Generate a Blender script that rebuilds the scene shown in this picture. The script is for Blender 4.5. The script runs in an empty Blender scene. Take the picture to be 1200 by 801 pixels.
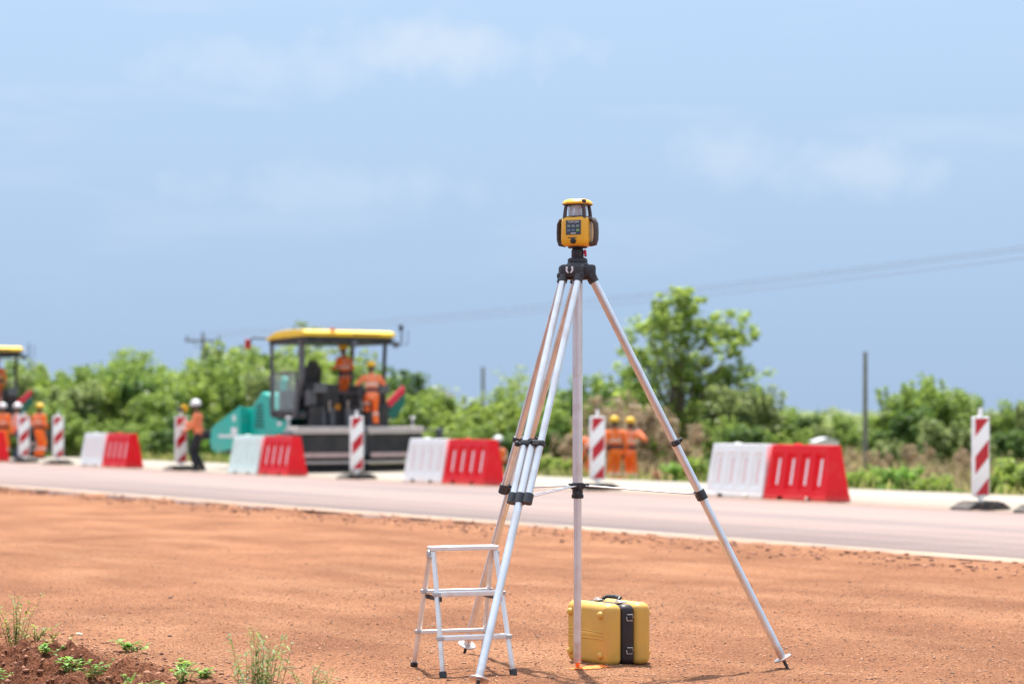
import bpy, bmesh, math, random
import numpy as np
from mathutils import Vector, Matrix

R = math.radians
random.seed(11)
SC = bpy.context.scene
COL = SC.collection

# ------------------------------------------------------------------ camera
CAM_H = 1.40
cam_d = bpy.data.cameras.new("camera")
cam = bpy.data.objects.new("camera", cam_d)
COL.objects.link(cam)
cam.location = (0, 0, CAM_H)
cam.rotation_euler = (R(90), 0, 0)
cam_d.sensor_width = 36.0
cam_d.lens = 80.4
cam_d.shift_y = 0.0721
cam_d.clip_start = 0.1
cam_d.clip_end = 12000
cam_d.dof.use_dof = True
cam_d.dof.focus_distance = 12.9
cam_d.dof.aperture_fstop = 1.95
cam_d.dof.aperture_blades = 9
SC.camera = cam

# ------------------------------------------------------------------ light
SUN_EL, SUN_AZ = R(67), R(-5)          # sun high, beyond the tripod; azimuth from +Y, + = towards +X
EXPOSURE = 1.25
SC.view_settings.view_transform = 'Standard'
SC.view_settings.look = 'None'
SC.view_settings.exposure = EXPOSURE
SC.view_settings.gamma = 1.0
SC.view_settings.use_curve_mapping = False

world = bpy.data.worlds.new("World")
SC.world = world
world.use_nodes = True
nt = world.node_tree
nt.nodes.clear()
W = nt.nodes.new
out = W('ShaderNodeOutputWorld')
bg = W('ShaderNodeBackground'); bg.inputs['Strength'].default_value = 0.12
sky = W('ShaderNodeTexSky'); sky.sky_type = 'NISHITA'; sky.sun_disc = False
sky.sun_elevation = SUN_EL; sky.sun_rotation = SUN_AZ
sky.air_density = 1.0; sky.dust_density = 2.0; sky.ozone_density = 1.0
tc = W('ShaderNodeTexCoord')
sep = W('ShaderNodeSeparateXYZ'); nt.links.new(tc.outputs['Generated'], sep.inputs[0])
# hazy storm-blue air near the horizon that pales upwards (all round the horizon)
ramp = W('ShaderNodeValToRGB')
el = ramp.color_ramp.elements
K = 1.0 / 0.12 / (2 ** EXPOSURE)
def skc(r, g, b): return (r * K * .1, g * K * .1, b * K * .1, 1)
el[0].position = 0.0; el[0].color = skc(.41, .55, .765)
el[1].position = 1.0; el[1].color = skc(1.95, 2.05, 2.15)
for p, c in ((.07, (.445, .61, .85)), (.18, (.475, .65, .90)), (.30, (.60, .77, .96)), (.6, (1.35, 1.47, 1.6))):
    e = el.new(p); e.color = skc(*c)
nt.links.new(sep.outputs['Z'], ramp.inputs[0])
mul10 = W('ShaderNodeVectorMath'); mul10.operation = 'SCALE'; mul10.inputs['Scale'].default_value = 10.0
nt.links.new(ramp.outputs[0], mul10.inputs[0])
# how much of the clear sky shows through: none at the horizon, half overhead
mr = W('ShaderNodeMapRange'); mr.inputs['From Min'].default_value = 0.05; mr.inputs['From Max'].default_value = 0.9
mr.inputs['To Min'].default_value = 0.0; mr.inputs['To Max'].default_value = 0.5
nt.links.new(sep.outputs['Z'], mr.inputs['Value'])
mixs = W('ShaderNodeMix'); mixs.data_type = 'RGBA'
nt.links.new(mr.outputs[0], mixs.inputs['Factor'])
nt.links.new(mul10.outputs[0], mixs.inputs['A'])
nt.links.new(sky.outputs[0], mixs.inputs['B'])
# thin clouds and uneven haze, wide and flat
mp = W('ShaderNodeMapping'); mp.inputs['Scale'].default_value = (6.0, 6.0, 30.0); mp.inputs['Location'].default_value = (2.35, .4, 1.1)
nt.links.new(tc.outputs['Generated'], mp.inputs[0])
nz = W('ShaderNodeTexNoise'); nz.inputs['Scale'].default_value = 1.2; nz.inputs['Detail'].default_value = 7; nz.inputs['Roughness'].default_value = .55
nt.links.new(mp.outputs[0], nz.inputs['Vector'])
mc = W('ShaderNodeMapRange'); mc.interpolation_type = 'SMOOTHSTEP'
mc.inputs['From Min'].default_value = .50; mc.inputs['From Max'].default_value = .74
mc.inputs['To Min'].default_value = 0; mc.inputs['To Max'].default_value = .25
nt.links.new(nz.outputs[0], mc.inputs['Value'])
mz = W('ShaderNodeMapRange'); mz.inputs['From Min'].default_value = .03; mz.inputs['From Max'].default_value = .13
nt.links.new(sep.outputs['Z'], mz.inputs['Value'])
mm = W('ShaderNodeMath'); mm.operation = 'MULTIPLY'
nt.links.new(mc.outputs[0], mm.inputs[0]); nt.links.new(mz.outputs[0], mm.inputs[1])
# a few separate thin clouds: bearing, height and half-sizes as direction components
acc = None
for cx_, cz_, hw, hh, amt in ((-.030, .158, .050, .0125, .55), (-.105, .150, .05, .011, .33), (.098, .113, .026, .012, .38), (.145, .106, .040, .011, .42), (-.08, .098, .06, .010, .25), (-.33, .17, .09, .02, .5), (.36, .14, .08, .02, .5), (-.62, .12, .09, .02, .4), (.70, .16, .1, .025, .5)):
    mpp = W('ShaderNodeVectorMath'); mpp.operation = 'SUBTRACT'; mpp.inputs[1].default_value = (cx_, 0, cz_); nt.links.new(tc.outputs['Generated'], mpp.inputs[0])
    mps = W('ShaderNodeVectorMath'); mps.operation = 'MULTIPLY'; mps.inputs[1].default_value = (1 / hw, 0, 1 / hh); nt.links.new(mpp.outputs[0], mps.inputs[0])
    ln = W('ShaderNodeVectorMath'); ln.operation = 'LENGTH'; nt.links.new(mps.outputs[0], ln.inputs[0])
    nn_ = W('ShaderNodeTexNoise'); nn_.inputs['Scale'].default_value = 55; nn_.inputs['Detail'].default_value = 6; nn_.inputs['Roughness'].default_value = .55; nt.links.new(tc.outputs['Generated'], nn_.inputs['Vector'])
    ad_ = W('ShaderNodeMath'); ad_.operation = 'MULTIPLY_ADD'; ad_.inputs[1].default_value = -2.6; nt.links.new(nn_.outputs[0], ad_.inputs[0]); nt.links.new(ln.outputs['Value'], ad_.inputs[2])
    kk = W('ShaderNodeMapRange'); kk.interpolation_type = 'SMOOTHSTEP'; kk.inputs['From Min'].default_value = .15; kk.inputs['From Max'].default_value = -1.25; kk.inputs['To Min'].default_value = 0; kk.inputs['To Max'].default_value = amt
    nt.links.new(ad_.outputs[0], kk.inputs['Value'])
    if acc is None: acc = kk.outputs[0]
    else:
        mxm = W('ShaderNodeMath'); mxm.operation = 'MAXIMUM'; nt.links.new(acc, mxm.inputs[0]); nt.links.new(kk.outputs[0], mxm.inputs[1]); acc = mxm.outputs[0]
mxm = W('ShaderNodeMath'); mxm.operation = 'MAXIMUM'; nt.links.new(acc, mxm.inputs[0]); nt.links.new(mm.outputs[0], mxm.inputs[1])
mm = mxm
mixc = W('ShaderNodeMix'); mixc.data_type = 'RGBA'
cc = skc(.76, .86, .97); mixc.inputs['B'].default_value = (cc[0] * 10, cc[1] * 10, cc[2] * 10, 1)
nt.links.new(mm.outputs[0], mixc.inputs['Factor'])
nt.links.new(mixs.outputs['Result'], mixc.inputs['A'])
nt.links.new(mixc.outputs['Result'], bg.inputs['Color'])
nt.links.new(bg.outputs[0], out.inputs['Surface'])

sun_d = bpy.data.lights.new("sun", 'SUN')
sun_d.energy = 3.9
sun_d.angle = R(1.6)
sun_d.color = (1.0, .955, .88)
sun = bpy.data.objects.new("sun", sun_d)
COL.objects.link(sun)
sdir = Vector((math.sin(SUN_AZ) * math.cos(SUN_EL), math.cos(SUN_AZ) * math.cos(SUN_EL), math.sin(SUN_EL)))
sun.rotation_euler = sdir.to_track_quat('Z', 'Y').to_euler()
sun.location = (0, 40, 60)

# ------------------------------------------------------------------ helpers
A = R(32.5)                                        # the road runs away to the left at this angle
U = Vector((-math.sin(A), math.cos(A), 0))         # along the road, away
N = Vector((math.cos(A), math.sin(A), 0))          # across the road, away
HEAD = R(122.5)                                    # rotation that turns local +X into U (local +Y = -N)
F = 2680.0
def rd(s, t, z=0.0): return U * s + N * t + Vector((0, 0, z))
def at(px, d, z=0.0): return Vector(((px - 600) / F * d, d, z))   # a bearing and a distance give a place

_mats = {}
def mat(name, color, rough=.6, metal=0.0, var=.12, scale=8.0, bump=0.0, bscale=60.0, spec=.5, dirt=None, coat=0.0, low=None):
    if name in _mats: return _mats[name]
    m = bpy.data.materials.new(name); m.use_nodes = True
    t = m.node_tree; b = t.nodes['Principled BSDF']
    b.inputs['Roughness'].default_value = rough; b.inputs['Metallic'].default_value = metal
    b.inputs['Specular IOR Level'].default_value = spec
    if coat: b.inputs['Coat Weight'].default_value = coat
    c = t.nodes.new('ShaderNodeTexCoord')
    n = t.nodes.new('ShaderNodeTexNoise'); n.inputs['Scale'].default_value = scale; n.inputs['Detail'].default_value = 5
    t.links.new(c.outputs['Object'], n.inputs['Vector'])
    r = t.nodes.new('ShaderNodeValToRGB')
    r.color_ramp.elements[0].position = .3; r.color_ramp.elements[1].position = .7
    lo = tuple(max(0, x * (1 - var)) for x in color) + (1,)
    hi = tuple(min(1, x * (1 + var * .7)) for x in color) + (1,)
    r.color_ramp.elements[0].color = lo; r.color_ramp.elements[1].color = hi
    t.links.new(n.outputs[0], r.inputs[0])
    src = r.outputs[0]
    if dirt:
        col, amt, ds = dirt
        n2 = t.nodes.new('ShaderNodeTexNoise'); n2.inputs['Scale'].default_value = ds; n2.inputs['Detail'].default_value = 7
        t.links.new(c.outputs['Object'], n2.inputs['Vector'])
        k = t.nodes.new('ShaderNodeMapRange'); k.inputs['From Min'].default_value = .5; k.inputs['From Max'].default_value = .72
        k.inputs['To Max'].default_value = amt
        t.links.new(n2.outputs[0], k.inputs['Value'])
        x = t.nodes.new('ShaderNodeMix'); x.data_type = 'RGBA'
        t.links.new(k.outputs[0], x.inputs['Factor']); t.links.new(src, x.inputs['A']); x.inputs['B'].default_value = (*col, 1)
        src = x.outputs['Result']
    if low:                                        # soil splashed on the lowest part of a thing that stands on dirt
        col, amt, hgt = low
        sx = t.nodes.new('ShaderNodeSeparateXYZ'); t.links.new(c.outputs['Object'], sx.inputs[0])
        n3 = t.nodes.new('ShaderNodeTexNoise'); n3.inputs['Scale'].default_value = 6 / hgt ** .5; n3.inputs['Detail'].default_value = 8; n3.inputs['Roughness'].default_value = .7
        t.links.new(c.outputs['Object'], n3.inputs['Vector'])
        ma = t.nodes.new('ShaderNodeMath'); ma.operation = 'MULTIPLY_ADD'; ma.inputs[1].default_value = hgt * 2.2
        t.links.new(n3.outputs[0], ma.inputs[0]); t.links.new(sx.outputs[2], ma.inputs[2])
        k = t.nodes.new('ShaderNodeMapRange'); k.inputs['From Min'].default_value = hgt * .85; k.inputs['From Max'].default_value = hgt * 1.7; k.inputs['To Min'].default_value = amt; k.inputs['To Max'].default_value = 0
        t.links.new(ma.outputs[0], k.inputs['Value'])
        x = t.nodes.new('ShaderNodeMix'); x.data_type = 'RGBA'
        t.links.new(k.outputs[0], x.inputs['Factor']); t.links.new(src, x.inputs['A']); x.inputs['B'].default_value = (*col, 1)
        src = x.outputs['Result']
    t.links.new(src, b.inputs['Base Color'])
    rr = t.nodes.new('ShaderNodeMapRange'); rr.inputs['To Min'].default_value = max(0.03, rough - .08); rr.inputs['To Max'].default_value = min(1, rough + .08)
    t.links.new(n.outputs[0], rr.inputs['Value']); t.links.new(rr.outputs[0], b.inputs['Roughness'])
    if bump:
        nb = t.nodes.new('ShaderNodeTexNoise'); nb.inputs['Scale'].default_value = bscale; nb.inputs['Detail'].default_value = 4
        t.links.new(c.outputs['Object'], nb.inputs['Vector'])
        bp = t.nodes.new('ShaderNodeBump'); bp.inputs['Strength'].default_value = bump; bp.inputs['Distance'].default_value = .01
        t.links.new(nb.outputs[0], bp.inputs['Height']); t.links.new(bp.outputs[0], b.inputs['Normal'])
    _mats[name] = m
    return m

def leafmat(name, dark, light, trans=.4):
    m = bpy.data.materials.new(name); m.use_nodes = True
    t = m.node_tree; b = t.nodes['Principled BSDF']; o = t.nodes['Material Output']
    g = t.nodes.new('ShaderNodeNewGeometry')
    r = t.nodes.new('ShaderNodeValToRGB')
    r.color_ramp.elements[0].color = (*dark, 1); r.color_ramp.elements[1].color = (*light, 1)
    t.links.new(g.outputs['Random Per Island'], r.inputs[0])
    b.inputs['Roughness'].default_value = .5; b.inputs['Specular IOR Level'].default_value = .35
    t.links.new(r.outputs[0], b.inputs['Base Color'])
    tr = t.nodes.new('ShaderNodeBsdfTranslucent')
    hs = t.nodes.new('ShaderNodeHueSaturation'); hs.inputs['Value'].default_value = 1.5; hs.inputs['Hue'].default_value = .485
    t.links.new(r.outputs[0], hs.inputs['Color']); t.links.new(hs.outputs[0], tr.inputs['Color'])
    mx = t.nodes.new('ShaderNodeMixShader'); mx.inputs[0].default_value = trans
    t.links.new(b.outputs[0], mx.inputs[1]); t.links.new(tr.outputs[0], mx.inputs[2])
    t.links.new(mx.outputs[0], o.inputs['Surface'])
    return m

def link(name, me, m=None, parent=None, smooth=False):
    if smooth:
        me.polygons.foreach_set('use_smooth', [True] * len(me.polygons))
    o = bpy.data.objects.new(name, me); COL.objects.link(o)
    if m is not None:
        for x in (m if isinstance(m, (list, tuple)) else [m]): me.materials.append(x)
    if parent is not None: o.parent = parent
    return o
def obj(name, bm, m, parent=None, smooth=False, bevel=0.0, seg=2):
    bmesh.ops.recalc_face_normals(bm, faces=bm.faces)
    me = bpy.data.meshes.new(name); bm.to_mesh(me); bm.free()
    o = link(name, me, m, parent, smooth)
    if bevel:
        md = o.modifiers.new('bevel', 'BEVEL'); md.width = bevel; md.segments = seg; md.limit_method = 'ANGLE'; md.angle_limit = R(40)
        md.harden_normals = False
    return o
def sm_angle(o, deg=40):
    me = o.data
    me.polygons.foreach_set('use_smooth', [True] * len(me.polygons))
    try: me.set_sharp_from_angle(angle=R(deg))
    except Exception: pass
    return o
def npmesh(name, v, f):
    v = np.asarray(v, dtype=np.float32); f = np.asarray(f, dtype=np.int32)
    me = bpy.data.meshes.new(name); k = f.shape[1]
    me.vertices.add(len(v)); me.vertices.foreach_set('co', v.ravel())
    me.loops.add(f.size); me.loops.foreach_set('vertex_index', f.ravel())
    me.polygons.add(len(f)); me.polygons.foreach_set('loop_start', np.arange(0, f.size, k, dtype=np.int32))
    try: me.polygons.foreach_set('loop_total', np.full(len(f), k, dtype=np.int32))
    except Exception: pass
    me.update(calc_edges=True); me.validate()
    return me
def tag(o, label, cat, group=None, kind=None):
    if label: o['label'] = label
    if cat: o['category'] = cat
    if group: o['group'] = group
    if kind: o['kind'] = kind
    return o
def empty(name, loc, rz, label, cat, group=None, scale=1.0):
    o = bpy.data.objects.new(name, None); COL.objects.link(o); o.empty_display_size = .2
    o.location = loc; o.rotation_euler = (0, 0, rz); o.scale = (scale,) * 3
    return tag(o, label, cat, group)
def kids(o, pool): return [c for c in pool if c.parent == o]
def copy_tree(root, loc, rz, label, group=None, scale=None, swap=None):
    r = root.copy(); COL.objects.link(r); r.location = loc; r.rotation_euler = (0, 0, rz); r['label'] = label
    if group: r['group'] = group
    if scale is not None: r.scale = (scale,) * 3 if not isinstance(scale, tuple) else scale
    for c in list(root.children):
        d = c.copy(); COL.objects.link(d); d.parent = r
        for g in list(c.children):
            e = g.copy(); COL.objects.link(e); e.parent = d
    return r

def box(bm, c, s, rot=None):
    m = Matrix.Translation(Vector(c))
    if rot is not None: m = m @ rot
    m = m @ Matrix.Diagonal((s[0], s[1], s[2], 1))
    return bmesh.ops.create_cube(bm, size=1.0, matrix=m)['verts']
def rbox(bm, c, s, r, seg=3, rot=None):
    t = bmesh.new(); box(t, (0, 0, 0), s)
    bmesh.ops.bevel(t, geom=t.edges[:], offset=r, segments=seg, profile=.5, affect='EDGES')
    m = Matrix.Translation(Vector(c))
    if rot is not None: m = m @ rot
    t.transform(m); merge(bm, t)
def merge(bm, t):
    me = bpy.data.meshes.new('tmp'); t.to_mesh(me); t.free(); bm.from_mesh(me); bpy.data.meshes.remove(me)
def ring(bm, c, ax, up, rx, ry, n):
    ax = Vector(ax).normalized(); x = Vector(up).cross(ax)
    if x.length < 1e-5: x = Vector((1, 0, 0)).cross(ax)
    if x.length < 1e-5: x = Vector((0, 1, 0)).cross(ax)
    x.normalize(); y = ax.cross(x)
    return [bm.verts.new(Vector(c) + x * (rx * math.cos(2 * math.pi * k / n)) + y * (ry * math.sin(2 * math.pi * k / n))) for k in range(n)]
def tube(bm, pts, rad, n=12, up=(0, 0, 1), caps=True, flat=1.0):
    pts = [Vector(p) for p in pts]
    if not isinstance(rad, (list, tuple)): rad = [rad] * len(pts)
    rs = []
    for i, p in enumerate(pts):
        a = pts[max(0, i - 1)]; b = pts[min(len(pts) - 1, i + 1)]
        rs.append(ring(bm, p, b - a, up, rad[i], rad[i] * flat, n))
    for a, b in zip(rs[:-1], rs[1:]):
        for k in range(n): bm.faces.new((a[k], a[(k + 1) % n], b[(k + 1) % n], b[k]))
    if caps:
        bm.faces.new(rs[0][::-1]); bm.faces.new(rs[-1])
def loft(bm, secs, n=16, up=(1, 0, 0)):
    """secs: (centre, half width across, half depth) stacked upwards"""
    rs = []
    for i, (c, w, d) in enumerate(secs):
        a = Vector(secs[max(0, i - 1)][0]); b = Vector(secs[min(len(secs) - 1, i + 1)][0])
        rs.append(ring(bm, c, b - a, up, w, d, n))
    for a, b in zip(rs[:-1], rs[1:]):
        for k in range(n): bm.faces.new((a[k], a[(k + 1) % n], b[(k + 1) % n], b[k]))
    bm.faces.new(rs[0][::-1]); bm.faces.new(rs[-1])
def lathe(bm, prof, n=24, m=None):
    t = bmesh.new(); rs = []
    for r, z in prof:
        rs.append([t.verts.new((r * math.cos(2 * math.pi * k / n), r * math.sin(2 * math.pi * k / n), z)) for k in range(n)])
    for a, b in zip(rs[:-1], rs[1:]):
        for k in range(n): t.faces.new((a[k], a[(k + 1) % n], b[(k + 1) % n], b[k]))
    t.faces.new(rs[0][::-1]); t.faces.new(rs[-1])
    if m is not None: t.transform(m)
    merge(bm, t)
def prism(bm, poly, axis, lo, hi):
    """poly: 2-D points; extruded along 'x','y' or 'z' from lo to hi"""
    def P(a, b, c):
        return {'y': (a, c, b), 'x': (c, a, b), 'z': (a, b, c)}[axis]
    v0 = [bm.verts.new(P(a, b, lo)) for a, b in poly]; v1 = [bm.verts.new(P(a, b, hi)) for a, b in poly]
    bm.faces.new(v0); bm.faces.new(v1[::-1])
    k = len(poly)
    for i in range(k): bm.faces.new((v0[i], v0[(i + 1) % k], v1[(i + 1) % k], v1[i]))
def ball(bm, c, r, sub=2, sc=(1, 1, 1)):
    bmesh.ops.create_icosphere(bm, subdivisions=sub, radius=r, matrix=Matrix.Translation(Vector(c)) @ Matrix.Diagonal((*sc, 1)))
def text_mesh(name, body, size, m, parent, loc, rot):
    c = bpy.data.curves.new(name, 'FONT'); c.body = body; c.size = size; c.align_x = 'CENTER'; c.align_y = 'CENTER'; c.extrude = .0006
    o = bpy.data.objects.new(name + '_src', c); COL.objects.link(o)
    dg = bpy.context.evaluated_depsgraph_get(); me = bpy.data.meshes.new_from_object(o.evaluated_get(dg))
    bpy.data.objects.remove(o); bpy.data.curves.remove(c)
    q = link(name, me, None, parent); me.materials.clear(); me.materials.append(m)
    q.location = loc; q.rotation_euler = rot
    return q

# value noise for terrain
def vnoise(x, y, seed=0):
    def h(i, j):
        n = (i.astype(np.int64) * 374761393 + j.astype(np.int64) * 668265263 + seed * 974634277) & 0x7fffffff
        n = ((n ^ (n >> 13)) * 1274126177) & 0x7fffffff
        return ((n ^ (n >> 16)) & 0xffff) / 65535.0
    xi = np.floor(x); yi = np.floor(y); fx = x - xi; fy = y - yi
    fx = fx * fx * (3 - 2 * fx); fy = fy * fy * (3 - 2 * fy)
    a = h(xi, yi); b = h(xi + 1, yi); c = h(xi, yi + 1); d = h(xi + 1, yi + 1)
    return (a * (1 - fx) + b * fx) * (1 - fy) + (c * (1 - fx) + d * fx) * fy - .5
def sstep(a, b, x):
    k = np.clip((x - a) / (b - a), 0, 1); return k * k * (3 - 2 * k)

# ------------------------------------------------------------------ materials
SOIL = (.50, .215, .095)
m_alu = mat('anodised_aluminium', (.78, .79, .81), .32, .8, .08, 6, dirt=((.45, .27, .17), .3, 11), low=((.40, .20, .11), .75, .22))
m_alu2 = mat('ladder_aluminium', (.80, .80, .80), .42, .45, .06, 9, dirt=((.5, .3, .18), .35, 14), low=((.42, .21, .12), .7, .10))
m_black = mat('black_plastic', (.022, .023, .027), .42, 0, .25, 20)
m_head = mat('grey_black_casting', (.035, .037, .045), .5, 0, .2, 15)
m_instr = mat('instrument_yellow', (.83, .43, .025), .36, 0, .05, 10)
m_rubber = mat('brown_grey_rubber', (.075, .06, .06), .7, 0, .2, 30)
m_red = mat('red_plastic', (.62, .02, .05), .35, 0, .06, 5)
m_case = mat('case_yellow', (.66, .385, .07), .5, 0, .07, 7, bump=.15, bscale=260, dirt=((.5, .28, .13), .28, 9), low=((.42, .21, .11), .6, .035))
m_band = mat('case_dark_band', (.018, .014, .018), .5, 0, .3, 20)
m_steel = mat('buckle_steel', (.6, .6, .6), .35, .8, .1, 20)
m_paint = mat('orange_marking_paint', (.85, .20, .03), .8, 0, .25, 20)
m_bred = mat('barrier_red', (.80, .006, .014), .42, 0, .05, 3, spec=.3, dirt=((.72, .12, .08), .16, 5), low=((.62, .30, .22), .55, .16))
m_bwhite = mat('barrier_white', (.90, .90, .88), .4, 0, .03, 3, dirt=((.66, .56, .46), .16, 5), low=((.62, .46, .36), .6, .16))
m_bmint = mat('barrier_mint_white', (.78, .92, .86), .4, 0, .05, 3, dirt=((.6, .5, .4), .2, 5))
m_refw = mat('reflective_white', (.86, .82, .82), .3, 0, .05, 8)
m_refr = mat('reflective_pink_red', (.84, .58, .55), .35, 0, .08, 8)
m_sred = mat('stripe_red', (.50, .008, .02), .35, 0, .08, 8)
m_foot = mat('recycled_rubber_foot', (.06, .056, .053), .85, 0, .35, 14, bump=.5, bscale=80, dirt=((.3, .18, .12), .5, 9))
m_teal = mat('paver_teal', (.0, .44, .355), .38, 0, .08, 2, dirt=((.25, .25, .2), .22, 3))
m_teal_d = mat('louvre_dark_teal', (.012, .10, .085), .55, 0, .15, 4)
m_cyel = mat('canopy_yellow', (.86, .56, .02), .42, 0, .05, 2, dirt=((.5, .35, .15), .2, 3))
m_pgrey = mat('machine_grey', (.10, .105, .115), .5, .1, .2, 4)
m_pblk = mat('machine_black', (.018, .018, .02), .55, 0, .3, 4, dirt=((.12, .09, .07), .3, 3))
m_deck = mat('dusty_deck_plate', (.50, .45, .42), .75, 0, .12, 5)
m_pflag = mat('side_plate_green', (.005, .12, .085), .5, 0, .1, 4)
m_bush_wood = mat('bark', (.16, .11, .075), .9, 0, .3, 6, bump=.6, bscale=30)
m_pole = mat('weathered_pole', (.19, .19, .15), .9, 0, .25, 5)
m_wire = mat('wire_grey', (.25, .27, .30), .6, 0, .1, 5)
m_skin = mat('skin_brown', (.10, .052, .032), .55, 0, .12, 12)
m_or = mat('hi_vis_orange', (.95, .17, .02), .75, 0, .1, 9, bump=.4, bscale=25)
m_or2 = mat('hi_vis_coral', (.90, .24, .10), .75, 0, .1, 9, bump=.4, bscale=25)
m_silver = mat('retroreflective_tape', (.72, .66, .58), .35, .1, .06, 9)
m_belt = mat('navy_belt', (.008, .008, .022), .7, 0, .2, 9)
m_trblk = mat('black_trousers', (.02, .02, .025), .8, 0, .2, 9)
m_jean = mat('blue_jeans', (.045, .08, .17), .85, 0, .2, 12)
m_pink = mat('pale_pink_shirt', (.70, .48, .50), .8, 0, .08, 9)
m_boot = mat('work_boot', (.03, .024, .02), .7, 0, .2, 12)
m_hw = mat('helmet_white', (.82, .82, .82), .3, 0, .04, 8)
m_hy = mat('helmet_yellow', (.88, .52, .01), .3, 0, .05, 8)
m_eye = mat('eye_dark', (.02, .015, .012), .2, 0, .1, 20)
m_wallw = mat('white_render', (.78, .78, .76), .8, 0, .06, 1)
m_roofp = mat('pale_metal_roof', (.62, .64, .66), .45, .3, .1, 1)
m_amber = mat('amber_lens', (.75, .30, .01), .25, 0, .1, 20)
m_lampred = mat('red_lens', (.45, .03, .02), .3, 0, .1, 20)
m_logo = mat('logo_white', (.8, .8, .82), .4, 0, .03, 20)
m_panel = mat('keypad_blue_grey', (.055, .075, .10), .4, 0, .15, 40)
m_key = mat('key_grey_green', (.22, .30, .30), .45, 0, .1, 40)
m_keyg = mat('key_green', (.20, .42, .12), .45, 0, .1, 40)
m_lcd = mat('key_blue', (.12, .20, .32), .35, 0, .1, 40)
m_pglass_c = (.75, .8, .82)

def glass(name, color, rough=.02, alpha_mix=.75):
    m = bpy.data.materials.new(name); m.use_nodes = True; t = m.node_tree
    b = t.nodes['Principled BSDF']; o = t.nodes['Material Output']
    b.inputs['Base Color'].default_value = (*color, 1); b.inputs['Roughness'].default_value = rough
    tr = t.nodes.new('ShaderNodeBsdfTransparent'); mx = t.nodes.new('ShaderNodeMixShader')
    n = t.nodes.new('ShaderNodeTexNoise'); n.inputs['Scale'].default_value = 6
    k = t.nodes.new('ShaderNodeMapRange'); k.inputs['To Min'].default_value = alpha_mix - .06; k.inputs['To Max'].default_value = alpha_mix + .06
    t.links.new(n.outputs[0], k.inputs['Value']); t.links.new(k.outputs[0], mx.inputs[0])
    t.links.new(b.outputs[0], mx.inputs[1]); t.links.new(tr.outputs[0], mx.inputs[2]); t.links.new(mx.outputs[0], o.inputs['Surface'])
    return m
m_glass = glass('lantern_glass', (.85, .9, .95), .05, .7)
m_cab = glass('cab_glass', (.45, .52, .52), .08, .72)

L_mid = leafmat('leaf_mid_green', (.065, .14, .024), (.29, .41, .085), .45)
L_yel = leafmat('leaf_yellow_green', (.105, .195, .028), (.32, .42, .085), .45)
L_dark = leafmat('leaf_dark_green', (.028, .08, .016), (.13, .23, .045))
L_grey = leafmat('leaf_grey_green', (.10, .16, .05), (.29, .36, .13), .45)
L_dry = leafmat('dry_twig_leaf', (.20, .15, .085), (.45, .34, .21), .35)
L_grass = leafmat('grass_blade', (.10, .17, .03), (.42, .40, .15))
L_hay = leafmat('hay_blade', (.14, .13, .05), (.40, .32, .17))
L_weed = leafmat('weed_leaf', (.07, .19, .02), (.26, .46, .08))
L_sage = leafmat('weed_sage', (.08, .15, .035), (.30, .40, .13))
L_tree = leafmat('leaf_tree_green', (.09, .18, .028), (.38, .50, .11), .55)
L_olive = leafmat('weed_olive', (.10, .14, .03), (.34, .36, .10))

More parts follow.
